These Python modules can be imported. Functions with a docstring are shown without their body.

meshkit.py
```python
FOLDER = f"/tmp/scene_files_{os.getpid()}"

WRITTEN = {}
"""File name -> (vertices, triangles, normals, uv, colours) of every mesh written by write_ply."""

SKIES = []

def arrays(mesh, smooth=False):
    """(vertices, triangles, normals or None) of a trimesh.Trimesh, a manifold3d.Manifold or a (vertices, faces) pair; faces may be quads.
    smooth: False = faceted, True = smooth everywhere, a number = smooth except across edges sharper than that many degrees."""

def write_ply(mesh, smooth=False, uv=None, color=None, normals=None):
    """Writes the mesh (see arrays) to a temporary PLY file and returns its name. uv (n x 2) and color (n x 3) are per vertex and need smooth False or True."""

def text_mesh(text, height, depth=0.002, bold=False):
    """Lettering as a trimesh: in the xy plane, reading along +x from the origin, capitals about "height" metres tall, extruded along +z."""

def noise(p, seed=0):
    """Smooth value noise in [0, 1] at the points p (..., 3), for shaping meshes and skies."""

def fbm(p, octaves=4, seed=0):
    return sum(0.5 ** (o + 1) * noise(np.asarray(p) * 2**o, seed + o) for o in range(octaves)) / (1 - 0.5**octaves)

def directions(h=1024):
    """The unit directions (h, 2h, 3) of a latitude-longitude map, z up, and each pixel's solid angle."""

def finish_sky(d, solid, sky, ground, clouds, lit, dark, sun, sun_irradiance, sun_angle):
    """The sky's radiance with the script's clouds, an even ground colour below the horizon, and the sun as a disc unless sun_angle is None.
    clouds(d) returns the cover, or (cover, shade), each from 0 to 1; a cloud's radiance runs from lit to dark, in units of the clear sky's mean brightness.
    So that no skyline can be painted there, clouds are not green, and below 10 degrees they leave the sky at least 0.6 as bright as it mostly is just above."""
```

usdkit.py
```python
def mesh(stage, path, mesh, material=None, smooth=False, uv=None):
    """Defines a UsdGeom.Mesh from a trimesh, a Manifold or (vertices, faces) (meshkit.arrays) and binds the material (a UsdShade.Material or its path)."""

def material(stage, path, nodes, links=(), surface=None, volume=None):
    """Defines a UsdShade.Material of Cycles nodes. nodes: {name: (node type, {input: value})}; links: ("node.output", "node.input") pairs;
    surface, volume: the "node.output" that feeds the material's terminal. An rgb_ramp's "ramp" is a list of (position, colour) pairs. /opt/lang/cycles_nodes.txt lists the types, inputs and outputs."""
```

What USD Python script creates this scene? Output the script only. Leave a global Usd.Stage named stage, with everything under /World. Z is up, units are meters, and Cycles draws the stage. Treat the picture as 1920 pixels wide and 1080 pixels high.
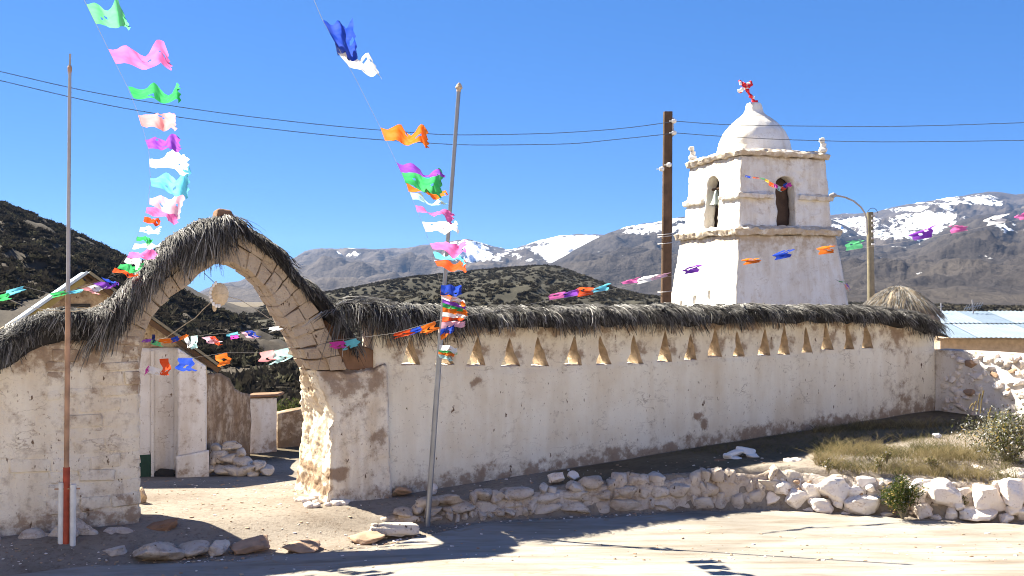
import math, random
import numpy as np, trimesh, manifold3d as m3
import usdkit, meshkit
from meshkit import noise, fbm
from pxr import Usd, UsdGeom, UsdLux, UsdShade, Sdf, Gf, Vt

stage = Usd.Stage.CreateInMemory()
UsdGeom.SetStageUpAxis(stage, UsdGeom.Tokens.z); UsdGeom.SetStageMetersPerUnit(stage, 1.0)
world = UsdGeom.Xform.Define(stage, '/World'); stage.SetDefaultPrim(world.GetPrim())
UsdGeom.Scope.Define(stage, '/World/Looks')
rnd = random.Random(7); rng = np.random.default_rng(7)

# ------------------------------------------------------------------ camera, sky, sun, exposure
F, HZ, EYE = 1884.0, 560.0, 3.0           # focal length and horizon of the 1920 px wide picture; eye height in metres
cam = UsdGeom.Camera.Define(stage, '/World/camera')
cam.AddTranslateOp().Set(Gf.Vec3d(0, 0, EYE)); cam.AddRotateXOp().Set(90.0)
cam.CreateHorizontalApertureAttr(36.0); cam.CreateVerticalApertureAttr(20.25); cam.CreateFocalLengthAttr(36.0 * F / 1920)
cam.CreateVerticalApertureOffsetAttr(36.0 * (HZ - 540) / 1920)
cam.CreateClippingRangeAttr(Gf.Vec2f(0.05, 30000)); cam.CreateExposureAttr(2.06)
SUN_AZ, SUN_EL = math.radians(-60), math.radians(45)      # azimuth from +y towards +x
SUN = np.array([math.sin(SUN_AZ) * math.cos(SUN_EL), math.cos(SUN_AZ) * math.cos(SUN_EL), math.sin(SUN_EL)])
dome = UsdLux.DomeLight.Define(stage, '/World/sky')
skym = usdkit.material(stage, '/World/Looks/sky_air', {
    's': ('sky_texture', {'sky_type': 'single_scattering', 'sun_disc': False, 'sun_elevation': SUN_EL, 'sun_rotation': SUN_AZ,
                          'altitude': 3300.0, 'air_density': 1.0, 'aerosol_density': 0.25, 'ozone_density': 2.2}),
    'h': ('hsv', {'saturation': 1.15}), 'g': ('gamma', {'gamma': .50}), 'm': ('mix_color', {'blend_type': 'multiply', 'fac': 1.0, 'b': (.205, .555, 1.12)}),
    'b': ('background_shader', {'strength': 0.08})}, [('s.color', 'h.color'), ('h.color', 'g.color'), ('g.color', 'm.a'), ('m.result', 'b.color')], surface='b.background')
UsdShade.MaterialBindingAPI.Apply(dome.GetPrim()).Bind(skym)
dome.GetPrim().SetCustomDataByKey('kind', 'structure')
sun = UsdLux.DistantLight.Define(stage, '/World/sun')
sun.CreateNormalizeAttr(True); sun.CreateIntensityAttr(1.2); sun.CreateAngleAttr(0.53); sun.CreateColorAttr(Gf.Vec3f(1, .93, .775))
_z = Gf.Vec3d(*SUN.tolist()); _x = Gf.Cross(Gf.Vec3d(0, 0, 1), _z).GetNormalized(); _y = Gf.Cross(_z, _x)
sun.AddTransformOp().Set(Gf.Matrix4d(_x[0], _x[1], _x[2], 0, _y[0], _y[1], _y[2], 0, _z[0], _z[1], _z[2], 0, 0, 0, 0, 1))

# ------------------------------------------------------------------ helpers
used, origin = {}, {}
def numbered(parent, name):
    k = used.get((parent, name), 0); used[(parent, name)] = k + 1
    return f'{parent}/{name}' + (f'_{k:03d}' if k else '')
def tag(p, label=None, cat=None, group=None, kind=None):
    p = p.GetPrim() if hasattr(p, 'GetPrim') else p
    for k, v in (('label', label), ('category', cat), ('group', group), ('kind', kind)):
        if v: p.SetCustomDataByKey(k, v)
    return p
def thing(name, label, cat, loc=(0, 0, 0), group=None):
    path = numbered('/World', name); x = UsdGeom.Xform.Define(stage, path); loc = tuple(float(c) for c in loc)
    x.AddTranslateOp().Set(Gf.Vec3d(*loc)); origin[path] = np.array(loc)
    tag(x, label, cat, group); return path
def obj(name, mesh, mat, parent='/World', smooth=False, attrs=None, label=None, cat=None, group=None, kind=None):
    path = numbered(parent, name); o = origin.get(parent, np.zeros(3)); origin[path] = o
    if hasattr(mesh, 'to_mesh'):
        q = mesh.to_mesh(); mesh = (np.array(q.vert_properties[:, :3], float), np.array(q.tri_verts, int))
    elif isinstance(mesh, trimesh.Trimesh): mesh = (np.array(mesh.vertices), np.array(mesh.faces))
    v, f = np.asarray(mesh[0], float) - o, np.asarray(mesh[1], int)
    m = usdkit.mesh(stage, path, (v, f), mat, smooth=smooth)
    for k, a in (attrs or {}).items():
        UsdGeom.PrimvarsAPI(m).CreatePrimvar(k, Sdf.ValueTypeNames.FloatArray, 'vertex').Set(Vt.FloatArray.FromNumpy(np.asarray(a, np.float32)))
    tag(m, label, cat, group, kind); return path
def curves(name, strands, widths, mat, parent='/World', label=None, cat=None, kind=None):
    """strands: list of (n,3) arrays; widths: list of (n,) arrays"""
    path = numbered(parent, name); o = origin.get(parent, np.zeros(3))
    c = UsdGeom.BasisCurves.Define(stage, path)
    c.CreateTypeAttr('linear'); c.CreateCurveVertexCountsAttr([len(s) for s in strands])
    c.CreatePointsAttr(Vt.Vec3fArray.FromNumpy((np.vstack(strands) - o).astype(np.float32)))
    c.CreateWidthsAttr(Vt.FloatArray.FromNumpy(np.concatenate(widths).astype(np.float32))); c.SetWidthsInterpolation('vertex')
    UsdShade.MaterialBindingAPI.Apply(c.GetPrim()).Bind(mat)
    tag(c, label, cat, None, kind); return path
def cat_mesh(parts):
    vs, fs, n = [], [], 0
    for v, f in parts:
        v = np.asarray(v, float); f = np.asarray(f, int)
        if f.shape[1] == 4: f = np.vstack([f[:, [0, 1, 2]], f[:, [0, 2, 3]]])
        vs.append(v); fs.append(f + n); n += len(v)
    return np.vstack(vs), np.vstack(fs)
def px(u, v, Y):
    """picture position (1920 x 1080) at depth Y, as a point of the place"""
    return np.array([(u - 960) / F * Y, Y, EYE - (v - HZ) / F * Y])
def ground_px(u, v, z=0.0):
    return px(u, v, (EYE - z) * F / (v - HZ))
def grid_faces(r, c, wrap=False):
    f = []
    for i in range(r - 1):
        for j in range(c if wrap else c - 1):
            a, b = i * c + j, i * c + (j + 1) % c
            f.append((a, b, b + c, a + c))
    return np.array(f)
def tube(pts, rad, n=8, caps=True):
    pts = np.asarray(pts, float); rad = np.broadcast_to(np.asarray(rad, float), (len(pts),))
    t = np.gradient(pts, axis=0); t /= np.linalg.norm(t, axis=1, keepdims=True)
    ref = np.array([0, 0, 1.]) if abs(t[0][2]) < .9 else np.array([0, 1., 0])
    rows = []
    for p, d, r in zip(pts, t, rad):
        a = np.cross(d, ref); a /= np.linalg.norm(a); b = np.cross(a, d)
        th = np.arange(n) / n * 2 * np.pi
        rows.append(p + r * (np.cos(th)[:, None] * a + np.sin(th)[:, None] * b))
    v = np.vstack(rows); q = grid_faces(len(pts), n, True)
    f = [np.vstack([q[:, [0, 2, 1]], q[:, [0, 3, 2]]])]
    if caps:
        k = len(v); v = np.vstack([v, pts[:1], pts[-1:]])
        f.append(np.array([(k, i, (i + 1) % n) for i in range(n)])); L = (len(pts) - 1) * n
        f.append(np.array([(k + 1, L + (i + 1) % n, L + i) for i in range(n)]))
    return v, np.vstack(f)[:, ::-1]
def box(c, d, rot=0.0):
    m = trimesh.creation.box(d); m.apply_transform(trimesh.transformations.rotation_matrix(rot, [0, 0, 1])); m.apply_translation(c)
    return np.array(m.vertices), np.array(m.faces)
# chamfered block of 44 triangles, mapped onto any 8 corners
def _block():
    v, idx, f = [], {}, []
    for sx in (0, 1):
        for sy in (0, 1):
            for sz in (0, 1):
                for ax in range(3): idx[(sx, sy, sz, ax)] = len(v); v.append((sx, sy, sz, ax))
    hull = np.array([[(s - .5) * (1.0 if a == k else .8) for k, s in enumerate(p[:3])] for p in v for a in [p[3]]])
    h = trimesh.convex.convex_hull(hull)
    return v, h
_bv, _bh = _block()
_BV = np.array(_bh.vertices); _BF = np.array(_bh.faces)
def block(corners, jit=.006, ch=.012, r=rnd):
    """corners[ix][iy][iz] -> 3 vectors"""
    c = np.asarray(corners, float).reshape(2, 2, 2, 3)
    dims = np.array([np.linalg.norm(c[1, 0, 0] - c[0, 0, 0]), np.linalg.norm(c[0, 1, 0] - c[0, 0, 0]), np.linalg.norm(c[0, 0, 1] - c[0, 0, 0])])
    q = _BV.copy()
    for k in range(3):
        e = min(.45, ch / max(dims[k], 1e-6)); q[:, k] = np.where(np.abs(q[:, k]) < .45, np.sign(q[:, k]) * (.5 - e), q[:, k])
    q = q + .5; out = 0
    for i in (0, 1):
        for j in (0, 1):
            for k in (0, 1):
                w = (q[:, 0] if i else 1 - q[:, 0]) * (q[:, 1] if j else 1 - q[:, 1]) * (q[:, 2] if k else 1 - q[:, 2])
                out = out + w[:, None] * c[i, j, k]
    out = out + np.array([[r.uniform(-jit, jit) for _ in range(3)] for _ in range(len(out))])
    a, b = c[1, 1, 1] - c[0, 0, 0], 0
    f = _BF
    vol = np.einsum('ij,ij->i', out[f[:, 0]] - out.mean(0), np.cross(out[f[:, 1]] - out[f[:, 0]], out[f[:, 2]] - out[f[:, 0]])).sum()
    return (out, f if vol > 0 else f[:, ::-1])
_ICO = {k: trimesh.creation.icosphere(k) for k in (1, 2, 3)}
def stone(c, size, seed, sub=2, rot=None, cuts=7, rough=.16, boxy=.75):
    r = np.random.default_rng(seed); m = _ICO[sub]; v = np.array(m.vertices)
    v = np.sign(v) * np.abs(v) ** boxy
    for _ in range(cuts):
        d = r.normal(size=3); d /= np.linalg.norm(d); lim = r.uniform(.6, .85)
        e = v @ d - lim; v = v - np.maximum(e, 0)[:, None] * d * .9
    v = v * (1 + rough * 2 * (fbm(v * 1.6 + r.uniform(0, 50, 3), 4) - .5))[:, None]
    v = v * np.asarray(size)
    th = r.uniform(-.25, .25) if rot is None else rot
    ty = r.uniform(-.2, .2)
    R = trimesh.transformations.euler_matrix(0, ty, th)[:3, :3]
    return v @ R.T + np.asarray(c), np.array(m.faces)

# ------------------------------------------------------------------ materials
def mat(name, nodes, links, surface='p.BSDF'):
    return usdkit.material(stage, '/World/Looks/' + name, nodes, links, surface=surface)
def plain(name, col, rough=.6, metal=0.0, var=.15, scale=12, bump=.0, bscale=60, spec=.3):
    n = {'g': ('geometry', {}), 'n': ('noise_texture', {'scale': float(scale), 'detail': 5.0}),
         'r': ('rgb_ramp', {'ramp': [(.25, tuple(c * (1 - var) for c in col)), (.75, tuple(min(1, c * (1 + var)) for c in col))]}),
         'p': ('principled_bsdf', {'roughness': rough, 'metallic': metal, 'specular_ior_level': spec})}
    l = [('g.position', 'n.vector'), ('n.fac', 'r.fac'), ('r.color', 'p.base_color')]
    if bump:
        n['bn'] = ('noise_texture', {'scale': float(bscale), 'detail': 4.0}); n['b'] = ('bump', {'strength': bump, 'distance': .02})
        l += [('g.position', 'bn.vector'), ('bn.fac', 'b.height'), ('b.normal', 'p.normal')]
    return mat(name, n, l)
def plaster(name, white=(.66, .60, .52), tint=(.56, .47, .37), brown=(.25, .165, .105), wear_gain=1.0, speck=.66, bump=.5, base_wear=.0, streak=.5, fine=1.0):
    """limewash over mud: broad tone, vertical streaks, flaked patches where the mesh's wear is high, dark specks"""
    n = {'g': ('geometry', {}), 'a': ('attribute', {'attribute': 'wear'}),
         'n1': ('noise_texture', {'scale': 1.1, 'detail': 6.0, 'roughness': .62}),
         'r1': ('rgb_ramp', {'ramp': [(.33, tint), (.55, white), (.8, tuple(c * 1.05 for c in white))]}),
         'ms': ('mapping', {'scale': (3.3, 3.3, .5)}), 'ns': ('noise_texture', {'scale': 1.0, 'detail': 5.0, 'roughness': .6}),
         'rs': ('rgb_ramp', {'ramp': [(.36, (.72, .62, .5)), (.56, (1, 1, 1))]}),
         'mx': ('mix_color', {'blend_type': 'multiply', 'fac': streak}),
         'n2': ('noise_texture', {'scale': 5.5 * fine, 'detail': 9.0, 'roughness': .68}),
         'add': ('math', {'math_type': 'multiply_add', 'value2': .62 * wear_gain}),
         'r2': ('rgb_ramp', {'ramp': [(.60 - base_wear, (0, 0, 0)), (.70 - base_wear, (.35, .35, .35)), (.78 - base_wear, (.8, .8, .8)), (.92 - base_wear, (.9, .9, .9))]}),
         'mb': ('mix_color', {'b': brown}),
         'mv': ('mapping', {'scale': (13.0, 13.0, 6.0)}),
         'n3': ('noise_texture', {'scale': 1.0 * fine, 'detail': 3.0, 'roughness': .55}),
         'r3': ('rgb_ramp', {'ramp': [(speck, (0, 0, 0)), (speck + .04, (1, 1, 1))]}),
         'md': ('mix_color', {'b': tuple(c * .6 for c in brown)}),
         'mk': ('mapping', {'scale': (1.5, 1.5, 3.4)}), 'vo': ('noise_texture', {'scale': 1.0, 'detail': 7.0, 'roughness': .58}),
         'rk': ('rgb_ramp', {'ramp': [(.488, (0, 0, 0)), (.497, (1, 1, 1)), (.503, (1, 1, 1)), (.512, (0, 0, 0))]}), 'nm': ('noise_texture', {'scale': 2.3, 'detail': 3.0}), 'rm': ('rgb_ramp', {'ramp': [(.50, (0, 0, 0)), (.66, (.55, .55, .55))]}), 'mkk': ('math', {'math_type': 'multiply'}), 'mc': ('mix_color', {'b': tuple(c * .8 for c in brown)}),
         'n4': ('noise_texture', {'scale': 28.0, 'detail': 6.0, 'roughness': .6}),
         'n5': ('noise_texture', {'scale': 5.0, 'detail': 4.0}), 'm6': ('mapping', {'scale': (34.0, 34.0, 22.0)}), 'n6': ('noise_texture', {'scale': 1.0, 'detail': 2.0}), 'r6': ('rgb_ramp', {'ramp': [(.66, (0, 0, 0)), (.74, (.6, .6, .6))]}), 'me': ('mix_color', {'b': brown}),
         'h': ('math', {'math_type': 'multiply_add', 'value2': 1.6}),
         'b': ('bump', {'strength': bump, 'distance': .03}),
         'p': ('principled_bsdf', {'roughness': .92, 'specular_ior_level': .15})}
    l = [('g.position', 'n1.vector'), ('n1.fac', 'r1.fac'), ('g.position', 'ms.vector'), ('ms.vector', 'ns.vector'), ('ns.fac', 'rs.fac'),
         ('r1.color', 'mx.a'), ('rs.color', 'mx.b'), ('g.position', 'n2.vector'), ('a.fac', 'add.value1'), ('n2.fac', 'add.value3'),
         ('add.value', 'r2.fac'), ('r2.color', 'mb.fac'), ('mx.result', 'mb.a'), ('g.position', 'mv.vector'), ('mv.vector', 'n3.vector'), ('n3.fac', 'r3.fac'),
         ('g.position', 'mk.vector'), ('mk.vector', 'vo.vector'), ('vo.fac', 'rk.fac'), ('g.position', 'nm.vector'), ('nm.fac', 'rm.fac'), ('rk.color', 'mkk.value1'), ('rm.color', 'mkk.value2'), ('mkk.value', 'mc.fac'),
         ('r3.color', 'md.fac'), ('mb.result', 'md.a'), ('md.result', 'mc.a'), ('g.position', 'm6.vector'), ('m6.vector', 'n6.vector'), ('n6.fac', 'r6.fac'), ('r6.color', 'me.fac'), ('mc.result', 'me.a'), ('me.result', 'p.base_color'),
         ('g.position', 'n4.vector'), ('g.position', 'n5.vector'), ('n5.fac', 'h.value1'), ('n4.fac', 'h.value3'), ('h.value', 'b.height'), ('b.normal', 'p.normal')]
    return mat(name, n, l)
M = {}
M['plaster'] = plaster('limewash_long_wall', white=(.78, .725, .60), tint=(.71, .625, .485), bump=.35, speck=.69, streak=.30)
M['pillar'] = plaster('limewash_pillar', white=(.77, .70, .58), tint=(.64, .53, .39), bump=.6, base_wear=.0, streak=.75, speck=.68)
M['leftwall'] = plaster('limewash_left_wall', white=(.76, .695, .575), tint=(.69, .59, .45), bump=.6, base_wear=.0, speck=.675, streak=.35)
M['chapelwhite'] = plaster('limewash_chapel', white=(.70, .67, .64), tint=(.62, .57, .52), bump=.3, speck=.70)
M['brownwall'] = plaster('bare_mud_wall', white=(.52, .43, .32), tint=(.36, .26, .175), brown=(.17, .105, .06), bump=.7, base_wear=.04, streak=.9)
M['tower'] = plaster('limewash_tower', white=(.76, .745, .70), tint=(.70, .67, .61), brown=(.46, .37, .27), bump=.45, speck=.76, streak=.4, fine=.6)
M['ledge'] = plain('white_ledge', (.78, .75, .70), .9, var=.08)
M['adobe'] = plain('adobe_tan', (.50, .385, .265), .95, var=.4, scale=9, bump=.5)
M['arch'] = plaster('arch_mud', white=(.47, .385, .295), tint=(.37, .28, .20), brown=(.16, .105, .07), bump=.9, base_wear=.03, streak=.3, speck=.65)
M['adobe_pale'] = plain('adobe_pale', (.40, .30, .205), .95, var=.22, scale=6, bump=.6)
M['adobe_pale2'] = plain('adobe_pale_grey', (.45, .345, .245), .95, var=.25, scale=8, bump=.6)
M['adobe_dark'] = plain('adobe_brown', (.23, .13, .075), .95, var=.3, scale=6, bump=.6)
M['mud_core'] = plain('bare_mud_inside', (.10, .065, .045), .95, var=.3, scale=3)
M['mud'] = plain('mud_joint', (.17, .115, .075), .97, var=.3, scale=10, bump=.5)
M['straw_dark'] = plain('straw_dark', (.026, .023, .021), .8, var=.4, scale=9)
M['straw_mid'] = plain('straw_grey', (.112, .106, .098), .8, var=.4, scale=9)
M['straw_light'] = plain('straw_pale', (.30, .287, .265), .7, var=.3, scale=9)
M['straw_gold'] = plain('straw_gold', (.21, .165, .11), .7, var=.3, scale=9)
M['wood'] = plain('old_wood', (.10, .06, .035), .85, var=.45, scale=3, bump=.6)
M['wood_grey'] = plain('grey_wood', (.20, .175, .12), .85, var=.3, scale=5, bump=.4)
M['steel'] = plain('galvanised', (.26, .27, .29), .38, metal=.75, var=.15, scale=5)
M['steel_dull'] = plain('dull_pipe', (.36, .34, .34), .55, metal=.3, var=.2, scale=4)
M['rustpaint'] = plain('rusty_paint', (.34, .20, .12), .7, var=.45, scale=6, bump=.2)
M['redpaint'] = plain('red_oxide', (.30, .055, .028), .7, var=.45, scale=9)
M['whitepaint'] = plain('white_pipe', (.60, .60, .57), .5, var=.15, scale=9)
M['black'] = plain('black_wire', (.03, .03, .032), .6)
M['cable'] = plain('grey_cable', (.07, .08, .10), .6)
M['rope'] = plain('twine', (.42, .36, .27), .9)
M['thread'] = plain('white_thread', (.5, .48, .46), .9)
M['porcelain'] = plain('porcelain', (.7, .7, .68), .25)
M['zinc'] = plain('zinc_sheet', (.26, .32, .39), .45, metal=.35, var=.1, scale=2)
M['zinc2'] = plain('zinc_sheet_dull', (.17, .22, .28), .5, metal=.35, var=.12, scale=2)
M['zinc_edge'] = plain('zinc_edge', (.34, .41, .49), .4, metal=.3, var=.1)
M['yellowboard'] = plain('yellow_board', (.24, .19, .07), .8, var=.25, scale=8)
M['greendoor'] = plain('green_door', (.012, .045, .032), .55, var=.2)
M['bronze'] = plain('bell_bronze', (.22, .25, .22), .45, metal=.6, var=.2)
M['cream'] = plain('cream_paper', (.62, .49, .33), .9, var=.2, scale=25, bump=.5)
M['white'] = plain('white_paper', (.82, .81, .80), .8, var=.05)
M['redpaper'] = plain('red_paper', (.55, .015, .03), .7, var=.2)
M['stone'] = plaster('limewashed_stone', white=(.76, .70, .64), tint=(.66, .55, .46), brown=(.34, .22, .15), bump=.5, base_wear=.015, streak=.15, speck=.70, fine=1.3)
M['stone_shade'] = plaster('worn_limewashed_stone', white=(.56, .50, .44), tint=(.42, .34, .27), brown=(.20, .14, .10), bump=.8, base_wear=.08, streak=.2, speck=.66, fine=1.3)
M['stone_brown'] = plain('bare_stone', (.36, .24, .16), .9, var=.3, scale=8, bump=.5)
M['dark_stain'] = plain('soot', (.03, .028, .026), .9)
def leaf(name, col, tr=.35, var=.4):
    return mat(name, {'g': ('geometry', {}), 'n': ('noise_texture', {'scale': 9.0, 'detail': 3.0}),
        'r': ('rgb_ramp', {'ramp': [(.3, tuple(c * (1 - var) for c in col)), (.7, tuple(c * (1 + var) for c in col))]}),
        'd': ('diffuse_bsdf', {}), 't': ('translucent_bsdf', {}), 'm': ('mix_closure', {'fac': tr})},
        [('g.position', 'n.vector'), ('n.fac', 'r.fac'), ('r.color', 'd.color'), ('r.color', 't.color'), ('d.BSDF', 'm.closure1'), ('t.BSDF', 'm.closure2')], 'm.closure')
def paper(name, col):
    return mat(name, {'g': ('geometry', {}), 'n': ('noise_texture', {'scale': 14.0, 'detail': 4.0}), 'r': ('rgb_ramp', {'ramp': [(.35, tuple(c * .84 for c in col)), (.65, tuple(min(.9, c * .94 + .03) for c in col))]}), 'd': ('diffuse_bsdf', {}), 't': ('translucent_bsdf', {}), 'm': ('mix_closure', {'fac': .5})},
               [('g.position', 'n.vector'), ('n.fac', 'r.fac'), ('r.color', 'd.color'), ('r.color', 't.color'), ('d.BSDF', 'm.closure1'), ('t.BSDF', 'm.closure2')], 'm.closure')
FC = {'mint': (.16, .68, .30), 'pink': (.80, .18, .48), 'green': (.05, .48, .14), 'salmon': (.80, .34, .36), 'purple': (.30, .07, .58), 'white': (.86, .86, .88),
      'cyan': (.16, .62, .80), 'palepink': (.85, .50, .62), 'orange': (.88, .20, .02), 'red': (.85, .10, .02), 'blue': (.02, .07, .52), 'navy': (.012, .025, .14),
      'palecyan': (.46, .72, .74), 'magenta': (.70, .06, .46), 'yellow': (.75, .50, .05)}
FN = {'palepink': 'pale pink', 'palecyan': 'pale cyan', 'mint': 'mint green', 'red': 'orange red', 'navy': 'dark blue'}
for k, c in FC.items(): M['f_' + k] = paper('paper_' + k, c)
M['leaf_silver'] = leaf('silver_leaf', (.24, .24, .19), .25)
M['leaf_olive'] = leaf('olive_leaf', (.085, .09, .03), .3)
M['leaf_green'] = leaf('green_leaf', (.05, .075, .02), .35)
M['leaf_yellow'] = leaf('yellow_leaf', (.45, .34, .12), .35)
M['scrub_dark'] = leaf('scrub_dark', (.042, .037, .030), .15)
M['scrub_dry'] = leaf('scrub_dry', (.066, .062, .042), .15)
M['drygrass'] = leaf('dry_grass', (.235, .19, .10), .3)
M['greygrass'] = leaf('grey_grass', (.13, .12, .06), .3)

# ground materials
def earth(name, a, b, c, scale=1.0, bump=.6, bs=35):
    return mat(name, {'g': ('geometry', {}), 'n': ('noise_texture', {'scale': .9 * scale, 'detail': 8.0, 'roughness': .65}),
        'r': ('rgb_ramp', {'ramp': [(.3, a), (.5, b), (.72, c)]}),
        'n2': ('noise_texture', {'scale': 16.0 * scale, 'detail': 6.0, 'roughness': .7}), 'r2': ('rgb_ramp', {'ramp': [(.34, (.6, .56, .52)), (.5, (1, 1, 1))]}),
        'm': ('mix_color', {'blend_type': 'multiply', 'fac': .75}),
        'n3': ('noise_texture', {'scale': float(bs), 'detail': 7.0, 'roughness': .7}), 'b': ('bump', {'strength': bump, 'distance': .03}),
        'p': ('principled_bsdf', {'roughness': .95, 'specular_ior_level': .15})},
        [('g.position', 'n.vector'), ('n.fac', 'r.fac'), ('g.position', 'n2.vector'), ('n2.fac', 'r2.fac'), ('r.color', 'm.a'), ('r2.color', 'm.b'), ('m.result', 'p.base_color'),
         ('g.position', 'n3.vector'), ('n3.fac', 'b.height'), ('b.normal', 'p.normal')])
def ground_material():
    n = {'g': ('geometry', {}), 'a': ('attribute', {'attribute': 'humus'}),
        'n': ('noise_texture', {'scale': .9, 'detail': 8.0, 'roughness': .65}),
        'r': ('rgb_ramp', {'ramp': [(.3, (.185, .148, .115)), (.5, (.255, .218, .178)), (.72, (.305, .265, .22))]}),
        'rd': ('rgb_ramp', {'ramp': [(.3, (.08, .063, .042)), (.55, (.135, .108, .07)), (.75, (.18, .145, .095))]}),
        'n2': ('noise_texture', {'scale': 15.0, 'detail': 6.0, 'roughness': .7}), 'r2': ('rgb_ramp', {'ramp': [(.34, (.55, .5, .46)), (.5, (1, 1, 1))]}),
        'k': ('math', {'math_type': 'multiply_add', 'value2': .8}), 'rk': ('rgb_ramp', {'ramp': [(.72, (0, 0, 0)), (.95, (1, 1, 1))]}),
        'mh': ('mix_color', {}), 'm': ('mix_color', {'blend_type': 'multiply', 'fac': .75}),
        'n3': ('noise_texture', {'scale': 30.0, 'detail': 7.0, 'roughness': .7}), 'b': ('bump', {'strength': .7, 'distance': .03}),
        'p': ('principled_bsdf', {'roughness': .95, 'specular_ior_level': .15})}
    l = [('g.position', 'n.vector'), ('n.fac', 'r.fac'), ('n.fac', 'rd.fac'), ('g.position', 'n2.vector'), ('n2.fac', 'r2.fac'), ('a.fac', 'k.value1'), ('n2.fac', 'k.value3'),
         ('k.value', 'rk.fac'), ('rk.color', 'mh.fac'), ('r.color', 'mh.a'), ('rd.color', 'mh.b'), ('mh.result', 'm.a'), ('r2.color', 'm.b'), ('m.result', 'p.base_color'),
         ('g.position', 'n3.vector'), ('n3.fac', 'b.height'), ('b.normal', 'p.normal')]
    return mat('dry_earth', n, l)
M['earth'] = ground_material()
def road_material():
    n = {'g': ('geometry', {}), 'n': ('noise_texture', {'scale': .55, 'detail': 7.0, 'roughness': .6}),
        'r': ('rgb_ramp', {'ramp': [(.3, (.205, .185, .16)), (.5, (.278, .256, .228)), (.7, (.325, .304, .275))]}),
        'ms': ('mapping', {'scale': (.55, 2.4, 1.0), 'rotation': (0.0, 0.0, -.15)}), 'ns': ('noise_texture', {'scale': 1.5, 'detail': 7.0, 'roughness': .65}), 'rs': ('rgb_ramp', {'ramp': [(.30, (.52, .44, .35)), (.42, (.8, .74, .66)), (.56, (1, 1, 1))]}),
        'm': ('mix_color', {'blend_type': 'multiply', 'fac': .8}),
        'mc': ('mapping', {'scale': (.16, .5, 1.0), 'location': (.3, .21, 0.0)}), 'nd': ('noise_texture', {'scale': 2.2, 'detail': 5.0}), 'vm': ('mix_vector', {'fac': .22}),
        'v': ('voronoi_texture', {'feature': 'distance_to_edge', 'scale': 1.0}), 'rv': ('rgb_ramp', {'ramp': [(.0, (1, 1, 1)), (.006, (0, 0, 0))]}), 'md': ('mix_color', {'b': (.26, .19, .13)}),
        'n4': ('noise_texture', {'scale': 9.0, 'detail': 2.0}), 'r4': ('rgb_ramp', {'ramp': [(.73, (0, 0, 0)), (.75, (1, 1, 1))]}), 'me': ('mix_color', {'b': (.18, .13, .09)}),
        'n3': ('noise_texture', {'scale': 22.0, 'detail': 8.0, 'roughness': .7}), 'b': ('bump', {'strength': .35, 'distance': .02}),
        'p': ('principled_bsdf', {'roughness': .9, 'specular_ior_level': .2})}
    l = [('g.position', 'n.vector'), ('n.fac', 'r.fac'), ('g.position', 'ms.vector'), ('ms.vector', 'ns.vector'), ('ns.fac', 'rs.fac'), ('r.color', 'm.a'), ('rs.color', 'm.b'),
         ('g.position', 'mc.vector'), ('g.position', 'nd.vector'), ('mc.vector', 'vm.a'), ('nd.color', 'vm.b'), ('vm.result', 'v.vector'), ('v.distance', 'rv.fac'), ('rv.color', 'md.fac'), ('m.result', 'md.a'),
         ('g.position', 'n4.vector'), ('n4.fac', 'r4.fac'), ('r4.color', 'me.fac'), ('md.result', 'me.a'), ('me.result', 'p.base_color'),
         ('g.position', 'n3.vector'), ('n3.fac', 'b.height'), ('b.normal', 'p.normal')]
    return mat('pale_concrete', n, l)
M['road'] = road_material()
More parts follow.
